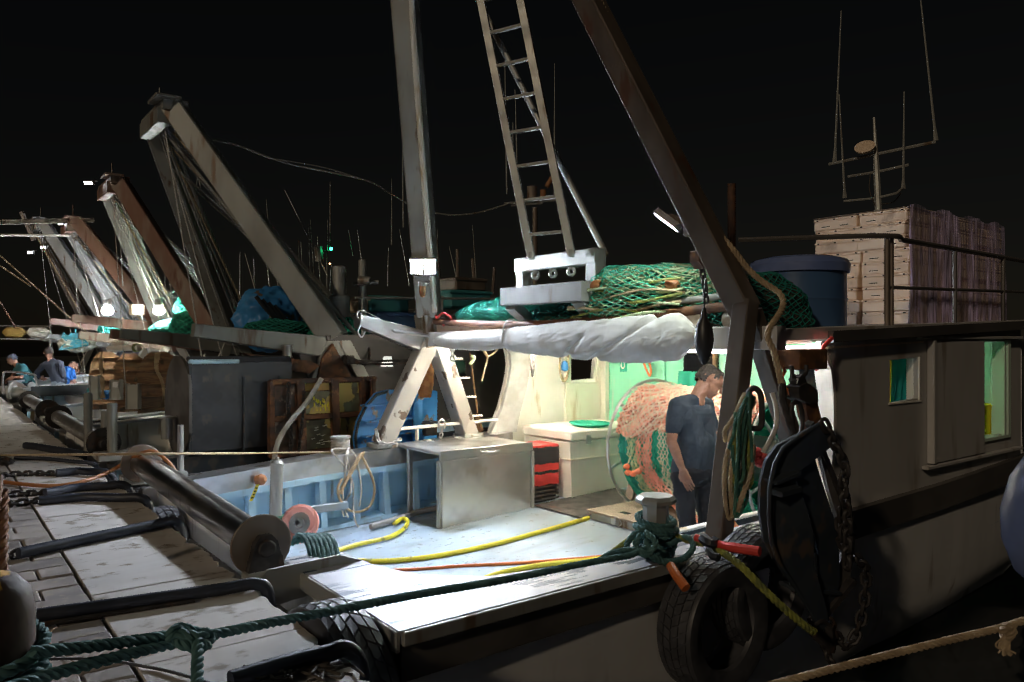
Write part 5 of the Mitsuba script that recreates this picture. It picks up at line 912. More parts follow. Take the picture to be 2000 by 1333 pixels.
    if roller:
        A, B = V(1.50, y0 + .45, -1.10 + dz), V(1.50, y1 - .45, -1.10 + dz); q = add('stern_roller', cyl(A, B, .10, 24), 'steel_plate', t)
        for p, s in ((A, -1), (B, 1)): add('flange', lathe([(0, 0), (.17, 0), (.17, .02), (0, .02)], p + V(0, s * .01 - .01, 0), (0, 1, 0), 30), 'iron', q); add('axle', cyl(p, p + V(0, s * .12, 0), .06, 12, .01), 'iron', q)
        for yy in (y0 + .18, y1 - .18): add('roller_bracket', box(1.38, 1.75, yy - .18, yy + .18, -1.24 + dz, -1.17 + dz), 'steel_dull', t)
    add('stern_sill', box(1.5, 1.6, y0 + .4, y1 - .4, -2.02 + dz, -1.5 + dz, .01), 'dark_blue', t)
    return t
def rig_lamp(par, c, n, w, h, rad, col=(.93, 1, 1.05)):
    n = unit(n); c = np.asarray(c, float); L = add('floodlight', [beam(c - n * .005, c - n * .06, w + .03, h + .03), cyl(c - n * .05, c - n * .05 + V(.12, 0, .05), .014, 6)], 'grey_plastic', par)
    add('lens', lamp_face(c, n, w, h), 'white_paint', L, smooth=False, emit=[rad * k for k in col])
def globe(par, c, r, rad, col):
    L = add('globe_lamp', [cyl(c + V(0, 0, r), c + V(0, 0, r + .12), r * .7, 12), cyl(c + V(0, 0, r + .1), c + V(.3, 0, r + .3), .02, 6)], 'grey_plastic', par); add('globe', ball(c, r, 2, (1, 1, .8)), 'white_paint', L, emit=[rad * k for k in col])
def whips(par, spec, d):
    for x0, y0_, x1, y1_ in spec: add('whip_antenna', tube([AD(x0, y0_, d), AD((x0 + x1) / 2, (y0_ + y1_) / 2, d), AD(x1, y1_, d)], [.014, .011, .006], 5), 'steel_dull', par)

# second trawler: dark cabin, big gantry, close beside the first
w2 = [(5.52, 6.02, -.52, -.28)]
T2 = neighbour('second trawler, dark cabin and tall two legged gantry, right behind the lit one', 8.75, 13.2, (2.42, 10.8, 2.97), arms=(-1, 1), win=w2, mats=('steel_leg', 'steel_leg'))
add('glowing_panel', [hull(np.array([AY(a, b, 8.93) + V(0, t, 0) for a, b in ((750, 697), (765, 697), (768, 717), (744, 717)) for t in (0, .02)]))], 'cloth_white', T2, smooth=False, emit=(.62, .66, .60), label='small pale glowing panel in the dark cabin side')  # pale panel with a weak emission of its own
for px, d, r, y0_, y1_ in ((664, 10.2, .135, 640, 578), (663, 10.2, .092, 580, 521), (708, 10.6, .058, 640, 508)): add('exhaust_stack', cyl(AD(px, y0_, d), AD(px, y1_, d), r, 20, .012), 'steel_dull', T2)
add('exhaust_stack', [cyl(AD(690, 556, 10.5), AD(740, 552, 10.5), .03, 10), cyl(AD(700, 548, 10.4), AD(722, 550, 10.4), .06, 12)], 'steel_dull', T2)
mp = AD(1045, 667, 12.0)
am2 = add('signal_mast', [cyl(V(mp[0], mp[1], .1), V(mp[0], mp[1], 2.1), .04, 10), cyl(AD(1039, 395, 12), AD(1039, 365, 12), .075, 12, .01)], 'steel_brown', T2)
add('cross_arm', [cyl(AD(985, 398, 12), AD(1090, 392, 12), .018, 6), cyl(AD(998, 403, 12), AD(1060, 398, 12), .014, 6)], 'steel_dull', am2); add('signal_lamp', [cyl(AD(1061, 392, 12), AD(1061, 372, 12), .05, 10), cyl(AD(1068, 366, 12), AD(1078, 348, 12), .04, 10)], 'cork', am2)
whips(T2, [(1012, 395, 1006, 176), (990, 380, 986, 106), (1083, 392, 1083, 125), (1002, 330, 1002, 240)], 12)
whips(T2, [(788, 445, 786, 275), (765, 480, 765, 350), (645, 486, 645, 356), (640, 540, 556, 372), (585, 560, 583, 470), (531, 520, 520, 391), (550, 560, 548, 470), (690, 500, 681, 450), (618, 600, 606, 430), (638, 600, 640, 430), (607, 590, 603, 440)], 12.5)
add('navigation_light', [ball(AD(647, 487, 12.5), .028, 1)], 'white_paint', T2, emit=(.4, 22, 7)); add('navigation_light', [ball(AD(644, 516, 12.6), .014, 1)], 'white_paint', T2, emit=(9, 4, 1.5))
add('light_bracket', [cyl(AD(617, 492, 12.5), AD(650, 490, 12.5), .014, 6), box(*(AD(623, 497, 12.5)[0] + V(-.07, .07)), *(AD(623, 497, 12.5)[1] + V(-.05, .05)), .0, 1.5)], 'steel_brown', T2) if False else add('light_bracket', [cyl(AD(617, 492, 12.5), AD(650, 490, 12.5), .014, 6), cyl(AD(624, 512, 12.5), AD(622, 482, 12.5), .07, 10)], 'steel_dull', T2)
tag(add('overhead_cable', [line([V(2.85, 10.2, 2.6), AD(460, 284, 10.2), AD(560, 320, 10.6), AD(710, 352, 11), AD(760, 378, 11.3), AD(810, 405, 11.5), AD(870, 420, 11.7), AD(930, 417, 11.9), AD(990, 400, 12)], .013, 6), line([AD(540, 312, 10.5), AD(640, 330, 10.8), AD(720, 356, 11)], .008, 5)], 'steel_dull'), 'slack cable slung from the second gantry across the night sky', 'cable')
# dark blue curved door at its stern quarter
kd = thing('otter_board', 'large dark blue grey curved trawl door at the stern of the second trawler', 'trawl door')
add('plate', [hull(np.array([(x, y, z) for x in (2.24, 3.36) for y, z in ((8.62, -.24), (8.66, -.18), (8.8, -.17), (8.60, -.6), (8.62, -1.2), (8.7, -1.26))]))], 'dark_slate', kd, smooth=20)
add('end_plate', plate(Point(0, 0).buffer(.56).intersection(sbox(-.5, -1, 1, 1)), .03, (2.21, 9.0, -.72), V(0, 1, 0), V(0, 0, 1)), 'hull_band', kd); add('lip', box(2.22, 2.75, 8.58, 8.66, -.25, -.2, .01), 'paint_blue', kd); [add('edge_bar', q, 'dark_blue', kd) for q in (beam((2.225, 8.585, -.24), (2.225, 8.585, -1.2), .03, .03), beam((2.8, 8.59, -.4), (2.8, 8.59, -1.22), .02, .02), beam((3.2, 8.59, -.4), (3.2, 8.59, -1.22), .02, .02))]
# rusty framed door
rd = thing('otter_board', 'rusty trawl door of framed panels with flaked yellow paint, beside the bright blue one', 'trawl door')
add('back_plate', box(3.06, 4.34, 8.50, 8.53, -1.30, -.46, .006), 'rust', rd)
xs_ = [3.06, 3.40, 3.44, 3.82, 3.86, 4.20, 4.34]
for k, x in enumerate(xs_): add('frame_bar', beam((x, 8.46, -1.30), (x - .03 if k else x, 8.46, -.45), .055, .09, up=(0, 1, 0)), 'rust', rd)
for z in (-.46, -.88, -1.29): add('cross_bar', beam((3.05, 8.46, z), (4.36, 8.46, z), .06, .055), 'rust', rd)
for x0, x1, z0, z1, m in ((3.09, 3.38, -.85, -.5, 'rust_panel'), (3.47, 3.80, -.58, -.49, 'panel_yellow'), (3.47, 3.80, -.85, -.59, 'panel_olive'), (3.89, 4.18, -.85, -.5, 'panel_olive'), (4.22, 4.33, -.85, -.5, 'rust_panel'), (3.09, 3.38, -1.26, -.92, 'rust_panel'), (3.47, 3.80, -1.26, -.92, 'panel_olive'), (3.89, 4.18, -1.26, -.92, 'panel_yellow'), (4.22, 4.33, -1.26, -.92, 'rust_panel')): add('panel', box(x0, x1, 8.482, 8.499, z0, z1, .003), m, rd)
for q in range(26):
    x_, z_ = 3.56 + .008 * q + rng.normal(0, .005), -.74 + .035 * math.sin(q * 1.9) + rng.normal(0, .012) if q % 5 else -.80
    add('paint_mark', box(x_, x_ + .012, 8.477, 8.4815, z_ - .02, z_ + .025, .001), 'cloth_yellow' if q % 3 else 'rope_beige', rd)
for q in range(14): x_, z_ = rng.uniform(3.5, 3.77), rng.uniform(-1.22, -.97); add('paint_mark', hull(np.array([(x_ + dx, y_, z_ + dz) for y_ in (8.477, 8.4815) for dx, dz in ((0, 0), (.05, .012), (.06, .004), (.02, -.008))])), 'cream', rd)
tag(add('door_chain', [chain([V(3.24, 8.40, -.50), V(3.24, 8.40, -.8), V(3.27, 8.40, -1.1), V(3.25, 8.40, -1.3)], .06, .009), chain([V(3.42, 8.4, -.6), V(3.40, 8.40, -.9), V(3.36, 8.40, -1.25)], .05, .007)], 'iron'), 'chains hanging down the face of the rusty framed door', 'chain')
tag(add('grey_hose', line([V(3.63, 8.4, -.44), AY(600, 785, 8.3), AY(572, 818, 8.2), AY(550, 850, 8.1), AY(540, 875, 8.0), AY(536, 900, 7.9)], .028, 10), 'rope_white'), 'stiff grey hose slanting before the rusty framed door', 'hose')
add('leg_sheath', [hull(np.array([AY(a, b, 8.9) + V(0, t, 0) for a, b in ((625, 700), (645, 672), (655, 690), (690, 755), (612, 755)) for t in (-.08, .08)])), hull(np.array([AY(a, b, 8.9) + V(0, t, 0) for a, b in ((470, 690), (500, 695), (600, 705), (618, 715), (600, 730), (540, 722)) for t in (-.1, .1)]))], 'rust', T2)
add('hydraulic_block', [hull(np.array([AY(a, b, 8.8) + V(0, t, 0) for a, b in ((673, 695), (688, 695), (688, 712), (673, 712)) for t in (-.06, .06)])), line([AY(690, 702, 8.8), AY(715, 712, 8.8), AY(722, 690, 8.9), AY(716, 672, 9)], .018), line([AY(690, 706, 8.8), AY(740, 706, 8.8), AY(810, 704, 8.8)], .016), line([AY(690, 710, 8.8), AY(760, 712, 8.8), AY(810, 708, 8.8)], .014)], 'iron', T2)
add('fairlead', [cyl(AY(561, 698, 8.78), AY(561, 676, 8.78), .055, 16, .01), cyl(AY(561, 699, 8.78), AY(561, 696, 8.78), .065, 16), cyl(AY(561, 678, 8.78), AY(561, 675, 8.78), .065, 16)], 'steel', T2)
# gear on the second roof
heap('net_pile', AY(655, 655, 9.6), (.32, .4, .26), 'green net heaped on the second roof beside the exhaust stacks', ['net_mass', 'net_green'], 22, 14, rt=.010)
heap('net_pile', AY(690, 672, 9.4), (.28, .3, .2), 'darker green net sagging over the second roof edge', ['net_mass', 'net_teal'], 22, 15, rt=.009)
heap('net_pile', AY(545, 652, 10.2), (.5, .4, .18), 'low green net behind the second gantry leg', ['net_mass', 'net_teal'], 22, 16, rt=.009)
tb = thing('blue_tarpaulin', 'crumpled blue tarpaulin heap on the second roof left of the nets', 'tarpaulin'); add('cover', bulge(AY(525, 625, 10.6), .45, .4, .45, .22, 6, 20), 'bright_blue', tb, smooth=True)
for k in range(4): add('fold', line([AY(500 + 12 * k, 580 + 6 * k, 10.15), AY(520 + 12 * k, 605 + 6 * k, 10.1), AY(545 + 8 * k, 630 + 4 * k, 10.12)], .03), 'dark_blue', tb)
def tub(name, x0, y0_, x1, y1_, y, mat, label, dep=.7):
    p, q = AY(x0, y1_, y), AY(x1, y0_, y); t = thing(name, label, 'tub'); add('body', box(p[0], q[0], y, y + dep, p[2], q[2], .03), mat, t); add('rim', [box(p[0] - .02, q[0] + .02, y - .02, y + dep + .02, q[2] - .06, q[2] - .01, .01)], mat, t); return t
tub('fish_tub', 738, 612, 838, 682, 9.7, 'blue_plastic', 'dark blue tub on the second roof behind the lit mast'); tub('fish_tub', 745, 685, 822, 702, 9.3, 'purple_plastic', 'flat purple tub under the dark blue tub', .4)
tub('fish_tub', 722, 580, 800, 611, 10.0, 'teal_plastic', 'dim teal tub on the second roof above the dark blue tub'); tub('fish_tub', 700, 580, 721, 611, 10.0, 'foam', 'small pale box beside the dim teal tub', .4); tub('fish_tub', 592, 590, 640, 632, 11.0, 'teal_plastic', 'dim teal tub left of the exhaust stacks')
tub('fish_tub', 880, 570, 960, 602, 10.4, 'teal_plastic', 'dim teal tub behind the net beside the lit mast'); tub('fish_tub', 890, 545, 950, 568, 11.0, 'steel_brown', 'dark box standing above the teal tub by the lit mast')

# third trawler
T3 = neighbour('third trawler, weathered steel gantry with a reddish leg and a lamp on its head', 13.6, 17.3, (2.62, 15.4, 2.82), mats=('rust_leg', 'steel_dull'), foot='white_paint', roller=True)
rig_lamp(T3, AD(172, 358, 13.7), (-.6, -.7, -.2), .15, .05, 60); globe(T3, AD(310, 608, 14.4), .10, 700, (1, 1, .86)); rig_lamp(T3, AD(287, 443, 14.8), (-.5, -.7, -.3), .10, .05, 30, (1, .95, .8))
whips(T3, [(240, 560, 235, 470), (470, 600, 468, 500), (498, 590, 496, 505), (440, 600, 436, 520)], 15)
# fourth and fifth
T4 = neighbour('fourth trawler, two men working on its pale stern deck under a floodlight', 17.8, 21.7, (2.5, 19.3, 2.58), dz=.36, mats=('rust_leg', 'steel_dull'), foot='white_paint', roller=False)
globe(T4, AD(210, 608, 17.3), .13, 700, (.95, 1, 1.1)); rig_lamp(T4, AD(118, 438, 16.7), (-.6, -.7, -.2), .10, .05, 60)
add('boom', beam(AD(-60, 436, 15), AD(182, 431, 16.9), .10, .10), 'steel_brown', T4); add('boom', cyl(AD(-60, 460, 15), AD(134, 461, 16.8), .03, 8), 'white_paint', T4)
T5 = neighbour('farthest trawler at the left edge, two small lamps on its gantry', 22.3, 26.2, (2.35, 24.0, 3.15), mats=('steel_dull', 'steel_brown'), roller=False)
rig_lamp(T5, AD(58, 494, 19.6), (-.6, -.7, -.2), .13, .07, 110); rig_lamp(T5, AD(84, 484, 19.9), (-.6, -.7, -.2), .13, .05, 90); rig_lamp(T5, AD(127, 631, 20.6), (-.6, -.7, -.2), .12, .08, 110)
add('stay_pole', beam(AD(42, 415, 20), AD(66, 470, 20), .09, .09), 'steel_brown', T5)
for k, (x0, y0_, x1, y1_) in enumerate(((0, 500, 190, 668), (60, 560, 0, 520), (70, 460, 150, 600), (0, 590, 30, 640))): add('stay_wire', cyl(AD(x0, y0_, 17), AD(x1, y1_, 17), .018, 5), 'rope_beige' if k != 3 else 'rust', T5)
# what lies on their sterns
def ribbed_door(c, w, hgt, label, mat, yaw=0.0):
    t = thing('otter_board', label, 'trawl door'); pts = [(-w, -hgt), (w, -hgt), (w, hgt * .8), (w * .5, hgt)] + [(-w * .2 - w * .8 * math.sin(a), hgt * math.cos(a)) for a in np.linspace(.1, 1.5, 7)]
    u = V(math.cos(yaw), math.sin(yaw), 0); add('plate', plate(Polygon(pts), .04, c, u, V(0, 0, 1)), mat, t); nrm_ = np.cross(u, V(0, 0, 1))
    for k in range(5): z = -hgt * .8 + k * hgt * .4; add('rib', beam(np.asarray(c) + u * (-w * .92 if k < 3 else -w * .6) + V(0, 0, z) + nrm_ * .05, np.asarray(c) + u * w + V(0, 0, z) + nrm_ * .05, .10, .022), mat, t)
ribbed_door(AD(204, 744, 14.9), .27, .56, 'rust brown ribbed trawl door, leftmost of three behind the white gantry feet', 'wood', -.2); ribbed_door(AD(250, 748, 14.4), .25, .55, 'rust brown ribbed trawl door, middle one of three', 'wood', -.2); ribbed_door(AD(306, 750, 13.7), .31, .57, 'rust brown ribbed trawl door nearest the dark curved door', 'wood', -.2)
def splate(px0, py0, px1, py1, d, label):
    a, b = AD(px0, py1, d), AD(px1, py0, d); c = (a + b) / 2; w = (px1 - px0) / F * d / 2; t = thing('steel_plate', label, 'plate'); add('sheet', [beam(c - RGT * w, c + RGT * w, .03, (b[2] - a[2]), up=(0, 0, 1), c=.05)], 'steel_dull', t)
    for s in (-1, 1): add('flange', beam(V(*(c + RGT * w * s)[:2], a[2]), V(*(c + RGT * w * s)[:2], b[2] + .02), .03, .06), 'steel_dull', t)
splate(178, 736, 194, 782, 12.8, 'upright steel plate, leftmost of three at the stern rail'); splate(218, 744, 237, 782, 12.6, 'upright steel plate with a white label, middle of three'); splate(249, 752, 272, 800, 12.2, 'upright steel plate, nearest of three at the stern rail')
tag(add('paper_label', [hull(np.array([AD(a, b, 12.56) for a, b in ((220, 747), (230, 747), (230, 758), (220, 758))] + [AD(a, b, 12.57) for a, b in ((220, 747), (230, 747), (230, 758), (220, 758))]))], 'cloth_white'), 'white paper label on the middle steel plate', 'label')
tag(add('rope_coil', [rope([AD(184 + 12 * math.cos(a), 773 + 3 * math.sin(a) - 2.6 * k, 13.2 + .15 * math.sin(a)) for a in np.linspace(0, 6.3, 12)], .022, 5, n=4) for k in range(5)], 'teal_plastic'), 'flat coil of turquoise rope on the stern of the third trawler', 'rope')
tag(add('blue_bag', bulge(AD(209, 772, 13), .09, .09, .08, .2, 5, 3, 2), 'bright_blue'), 'small blue bag beside the turquoise rope coil', 'bag')
for q, lb in ((((312, 690), (308, 720), (318, 745), (322, 770), (322, 797)), 'cream rope hanging beside the dark curved door'), (((198, 688), (200, 720), (197, 750), (205, 778)), 'cream rope hanging from the white gantry foot at the left')):
    tag(add('hanging_rope', [rope([AD(a + 3 * j * math.sin(b), b, 12.6) for a, b in q], .014, 5, n=4) for j in range(4)], 'rope_beige'), lb, 'rope')
pg = thing('furled_pole', 'pale metal tube lashed level between the gantry feet of the third trawler', 'pole'); add('tube', cyl(AD(212, 682, 13.9), AD(272, 680, 13.4), .055, 14, .01), 'white_paint', pg); add('tube', cyl(AD(220, 672, 14), AD(246, 671, 13.8), .04, 12), 'white_paint', pg); add('lashing', [tube([AD(266 + 3 * j, 680, 13.42) + V(.065 * math.cos(a), 0, .065 * math.sin(a)) for a in np.linspace(0, 6.28, 10, endpoint=False)], .012, 5, closed=True) for j in range(2)], 'rope_lime', pg)
for k, (px, py0, py1, d, r) in enumerate(((172, 862, 768, 8.6, .045), (207, 866, 803, 8.3, .05), (219, 878, 788, 8.1, .05))): add('guide_post', cyl(AD(px, py0 + 30, d), AD(px, py1, d), r, 14, .006), 'steel_dull', T2)
add('bitt', lathe([(0, 0), (.06, 0), (.06, .22), (.10, .225), (.10, .245), (0, .25)], AY(326, 858, 8.98), (0, 0, 1), 14), 'steel_dull', T2)
sh = thing('buoy_shelf', 'steel shelf at the far left edge holding two long floats', 'shelf'); add('board', [beam(AD(-40, 662, 19), AD(100, 664, 19), .5, .03), beam(AD(-40, 637, 19), AD(103, 638, 19), .03, .02)], 'steel_dull', sh); add('post', cyl(AD(98, 690, 19), AD(98, 637, 19), .03, 8), 'steel_dull', sh)
for px, m, lb in ((28, 'panel_yellow', 'long yellow float on the shelf at the left edge'), (75, 'cream', 'long cream float on the shelf beside the yellow one')):
    tag(add('long_float', lathe([(0, -.30), (.04, -.28), (.12, -.18), (.135, 0), (.12, .18), (.04, .28), (0, .30)], AD(px, 650, 18.9), RGT, 18), m, smooth=True), lb, 'float')
wn = thing('net_winch', 'grey winch drum with flanges beside the men at the left edge', 'winch'); wc = AD(43, 768, 15.6); add('drum', lathe([(0, -.2), (.22, -.2), (.22, -.17), (.12, -.16), (.12, .16), (.22, .17), (.22, .2), (0, .2)], wc, (.9, -.5, 0), 24), 'steel_dull', wn); add('stand', box(wc[0] - .2, wc[0] + .2, wc[1] - .2, wc[1] + .2, wc[2] - .5, wc[2] - .2), 'steel_dull', wn)
fr = thing('hand_rail', 'bent pale steel rail at the left edge beside the winch', 'rail'); add('rail', line([AD(5, 770, 16), AD(6, 735, 16), AD(14, 727, 16), AD(62, 732, 15.8), AD(70, 740, 15.7), AD(77, 783, 15.6)], .022), 'steel', fr)
tag(add('work_table', [box(*np.sort([AD(95, 795, 17.2)[0], AD(160, 795, 16.4)[0]]), 19.0, 19.9, -1.22, -1.16)], 'deck_paint'), 'pale sorting table in front of the working men', 'table')
bs = thing('net_basket', 'tangled pile of pale netting with blue twine behind the working men', 'net pile'); add('pile', bulge(AD(150, 672, 19), .40, .3, .22, .3, 7, 31), 'net_pale', bs, smooth=True); add('twine', [rope([AD(150 + rng.normal(0, 14), 662 + rng.normal(0, 8), 18.7) for j in range(6)], .02, 5, n=4) for k in range(6)], 'teal_plastic', bs)
heap('net_pile', AD(375, 640, 13.8), (.35, .3, .28), 'bright green net draped on the third roof behind the gantry legs', ['net_mass', 'net_green'], 18, 21, rt=.012)
heap('net_pile', AD(385, 605, 15), (.4, .3, .35), 'green net hanging high on the third trawler', ['net_mass', 'net_green'], 18, 22, rt=.012)
tag(add('foam_box', [box(*(AD(267, 605, 15)[0] + V(-.12, .12)), *(AD(267, 605, 15)[1] + V(-.12, .12)), *(AD(267, 605, 15)[2] + V(-.12, .1)), .02)], 'foam'), 'pale box hanging beside the floodlight of the third trawler', 'box')
tag(add('canvas_fold', [hull(np.array([AD(a, b, 16.8) + V(0, t, 0) for a, b in ((240, 620), (258, 650), (236, 648)) for t in (0, .05)]))], 'panel_yellow'), 'cream canvas fold lit by the bluish floodlight', 'canvas')
# more rigging between the gantries: loose falls, guys and whips
rg = np.random.default_rng(21)
for t_, (hx, hy, hz_), y0, y1 in ((T2, (2.42, 10.8, 2.9), 8.75, 13.2), (T3, (2.62, 15.4, 2.75), 13.6, 17.3), (T4, (2.5, 19.3, 2.5), 17.8, 21.7), (T5, (2.35, 24.0, 3.0), 22.3, 26.2)):
    for k in range(3):
        a = V(hx + .1, hy + rg.uniform(-.4, .4), hz_ - rg.uniform(0, .3)); b = V(rg.uniform(2.2, 6.5), rg.uniform(y0 + .3, y1 - .3), rg.uniform(-.8, .3)); m = (a + b) / 2 - V(0, 0, rg.uniform(.0, .25)); add('fall_rope', line([a, m, b], .007, 5, 6), ('rope_beige', 'steel_dull', 'rope_white')[k % 3], t_)
    c_ = V(5.2, (y0 + y1) / 2 + .8, .6)
    tr = add('lattice_boom', [cyl(c_ + V(0, dy, dz), V(hx + .3, hy + .5 + dy * .4, hz_ - .5 + dz), .016, 5) for dy, dz in ((-.15, 0), (.15, 0), (0, .22))], 'steel_dull', t_)
    for k in range(8): q = .06 + .115 * k; p0 = c_ * (1 - q) + V(hx + .3, hy + .5, hz_ - .5) * q; add('lattice_bar', [cyl(p0 + V(0, -.13, 0), p0 + V(0, .0, .21), .010, 4), cyl(p0 + V(0, .13, 0), p0 + V(0, 0, .21), .010, 4)], 'steel_dull', tr)
whips(T3, [(300 + 17 * k + rg.uniform(-6, 6), 590, 298 + 17 * k + rg.uniform(-14, 14), 470 + rg.uniform(0, 60)) for k in range(6)], 16.5)
whips(T2, [(700 + 47 * k + rg.uniform(-14, 14), 560, 700 + 47 * k + rg.uniform(-14, 14), 430 + rg.uniform(0, 70)) for k in range(6)], 14.5)
# more gear on the far roofs
heap('net_pile', AD(330, 652, 14.6), (.35, .35, .22), 'dark green net lying low between the third gantry legs', ['net_mass', 'net_teal'], 18, 41, rt=.011)
heap('net_pile', AD(455, 640, 14.0), (.45, .4, .26), 'dull green net on the third roof right of the gantry leg', ['net_mass', 'net_green'], 18, 42, rt=.011)
heap('net_pile', AD(230, 648, 18.2), (.4, .4, .25), 'teal net on the fourth roof under the bluish globe lamp', ['net_mass', 'net_teal'], 16, 43, rt=.014)
tub('fish_tub', 425, 600, 470, 625, 14.2, 'teal_plastic', 'dim teal tub on the third roof beside the dull green net'); tub('fish_tub', 340, 622, 372, 645, 15.5, 'blue_plastic', 'dim blue tub on the third roof between the gantry legs')
whips(T4, [(150 + 24 * k + rg.uniform(-8, 8), 600, 146 + 24 * k + rg.uniform(-12, 12), 455 + rg.uniform(0, 70)) for k in range(7)], 19)
whips(T2, [(470 + 26 * k + rg.uniform(-9, 9), 585, 468 + 26 * k + rg.uniform(-16, 16), 440 + rg.uniform(0, 80)) for k in range(8)], 13.5)
for k in range(4): add('mast_pole', cyl(AD(860 + 34 * k, 575, 14.5), AD(858 + 34 * k + rg.uniform(-6, 6), 470 + 18 * k, 14.5), .03, 6), 'steel_brown', T2)

# ---------------------------------------------------------------- people
def bone(a, ra, b, rb):
    s = ICO; return m3.Manifold.hull_points(np.vstack([s * ra + np.asarray(a, float), s * rb + np.asarray(b, float)]))
ICO = trimesh.creation.icosphere(subdivisions=2).vertices
def skin_over(bones, edge, it=8, lam=.5):
    m = m3.Manifold.batch_boolean([bone(*b) for b in bones], m3.OpType.Add).refine_to_length(edge).to_mesh()
    t = trimesh.Trimesh(np.array(m.vert_properties[:, :3]), np.array(m.tri_verts), process=True); trimesh.smoothing.filter_taubin(t, lamb=lam, nu=lam + .03, iterations=it); return t
def hand_bones(w, d, n, s=1.0, curl=.5):
    """w: wrist, d: along the hand, n: out of the back of the hand; thumb towards side = n x d."""
    d = unit(d); n = unit(n - d * (n @ d)); t = np.cross(n, d); B = []
    for k in range(4):
        o = (k - 1.5) * .021 * s; root = w + d * .092 * s + t * o; B.append((w + t * o * .55 + d * .015 * s, .019 * s, root, .0125 * s))
        L = (.040, .046, .043, .034)[k] * s; ang = curl * (.35 + .06 * k); p = root; dd = d
        for j in range(3):
            dd = unit(dd * math.cos(ang) - n * math.sin(ang)) if j or True else dd; q = p + dd * L * (1, .72, .55)[j]; B.append((p, (.0105, .0095, .0085)[j] * s, q, (.0095, .0085, .0070)[j] * s)); p = q
    p = w + d * .03 * s - t * .028 * s; q = p + (d * .6 - t * .55 - n * .35) * .045 * s; r_ = q + (d * .85 - t * .1 - n * .4) * .035 * s
    B += [(w + d * .02 * s, .018 * s, p, .016 * s), (p, .015 * s, q, .012 * s), (q, .0115 * s, r_, .0085 * s)]
    return B
def figure(label, J, look, cl, s=1.0, edge=.016, bare_arm=True, group=None, cap=None, palm=(None, None), hair_=True):
    """One person. J: joints; look: where the face points; cl: (shirt, trousers) materials."""
    t = thing('person', label, 'person', group); J = {k: np.asarray(v, float) for k, v in J.items()}
    hd, nk = J['head'], J['neck']; f = unit(look); upv = unit(hd - nk); upv = unit(upv - f * (upv @ f)); sd = np.cross(f, upv); h = .118 * s
    H = lambda a, b, c: hd + f * a * h + upv * b * h + sd * c * h
    B = [(H(-.25, .32, 0), .80 * h, H(.14, .22, 0), .74 * h), (H(.30, -.42, 0), .50 * h, H(.10, .1, 0), .68 * h), (H(.52, -.78, 0), .24 * h, H(.20, -.45, .0), .46 * h), (H(.62, -.28, .2), .22 * h, H(.62, -.28, -.2), .22 * h), (H(.70, .38, .30), .16 * h, H(.70, .38, -.30), .16 * h),
         (H(.86, .16, 0), .09 * h, H(1.06, -.16, 0), .115 * h), (H(.98, -.20, .10), .08 * h, H(.98, -.20, -.10), .08 * h), (H(.80, -.46, .16), .10 * h, H(.80, -.46, -.16), .10 * h), (H(.78, -.58, .14), .10 * h, H(.78, -.58, -.14), .10 * h),
         (H(-.05, .02, .80), .14 * h, H(-.10, .22, .84), .15 * h), (H(-.05, .02, -.80), .14 * h, H(-.10, .22, -.84), .15 * h),
         (H(-.22, -.35, 0), .56 * h, nk, .060 * s), (nk, .062 * s, J['chest'] + (nk - J['chest']) * .75, .075 * s)]
    for k, sh_ in ((0, 'R'), (1, 'L')):
        S, E_, W_ = J['sh' + sh_], J['el' + sh_], J['wr' + sh_]; B += [(S, .058 * s, (S + E_) / 2, .052 * s), ((S + E_) / 2, .052 * s, E_, .041 * s), (E_, .042 * s, E_ * .7 + W_ * .3, .043 * s), (E_ * .7 + W_ * .3, .043 * s, W_, .027 * s), (J['chest'], .075 * s, S, .045 * s)]
        dirw = unit(J['ha' + sh_] - W_); n = palm[k] if palm[k] is not None else unit(S - J['chest']); B += hand_bones(W_, dirw, np.asarray(n, float), s, .55)
    B += [(J['chest'], .085 * s, J['pelvis'], .085 * s)]
    for k in 'RL': B += [(J['hip' + k], .070 * s, J['kn' + k], .045 * s), (J['kn' + k], .045 * s, J['an' + k], .035 * s)]
    add('body', skin_over(B, edge, 6), 'skin', t, smooth=True)
    ch_, pv = J['chest'], J['pelvis']; mid = (ch_ + pv) / 2; w = unit(J['shL'] - J['shR']); wp_ = unit(J['hipL'] - J['hipR']); be = J.get('belly', mid)
    Sb = [(ch_ - w * .10 * s, .135 * s, ch_ + w * .10 * s, .135 * s), (ch_ - w * .09 * s, .132 * s, be - wp_ * .07 * s, .132 * s), (ch_ + w * .09 * s, .132 * s, be + wp_ * .07 * s, .132 * s), (be - wp_ * .07 * s, .134 * s, pv - wp_ * .07 * s, .130 * s), (be + wp_ * .07 * s, .134 * s, pv + wp_ * .07 * s, .130 * s), (be, .15 * s, pv, .13 * s), (J['shR'], .074 * s, nk - (nk - ch_) * .25, .066 * s), (J['shL'], .074 * s, nk - (nk - ch_) * .25, .066 * s), (J['shR'], .074 * s, ch_ - w * .06 * s, .12 * s), (J['shL'], .074 * s, ch_ + w * .06 * s, .12 * s)]
    for k in 'RL':
        S, E_, W_ = J['sh' + k], J['el' + k], J['wr' + k]
        if bare_arm: Sb += [(S, .076 * s, S * .36 + E_ * .64, .068 * s)]
        else: Sb += [(S, .074 * s, E_, .060 * s), (E_, .060 * s, W_, .042 * s)]
    sm = skin_over(Sb, edge, 8); q = sm.vertices; sm.vertices = q + (meshkit.fbm(q * V(9, 9, 5) / s, 4, 2) - .5)[:, None] * sm.vertex_normals * .036 * s
    add('shirt', sm, cl[0], t, smooth=True)
    Tb = [(pv - wp_ * .06 * s, .138 * s, pv + wp_ * .06 * s, .138 * s)]
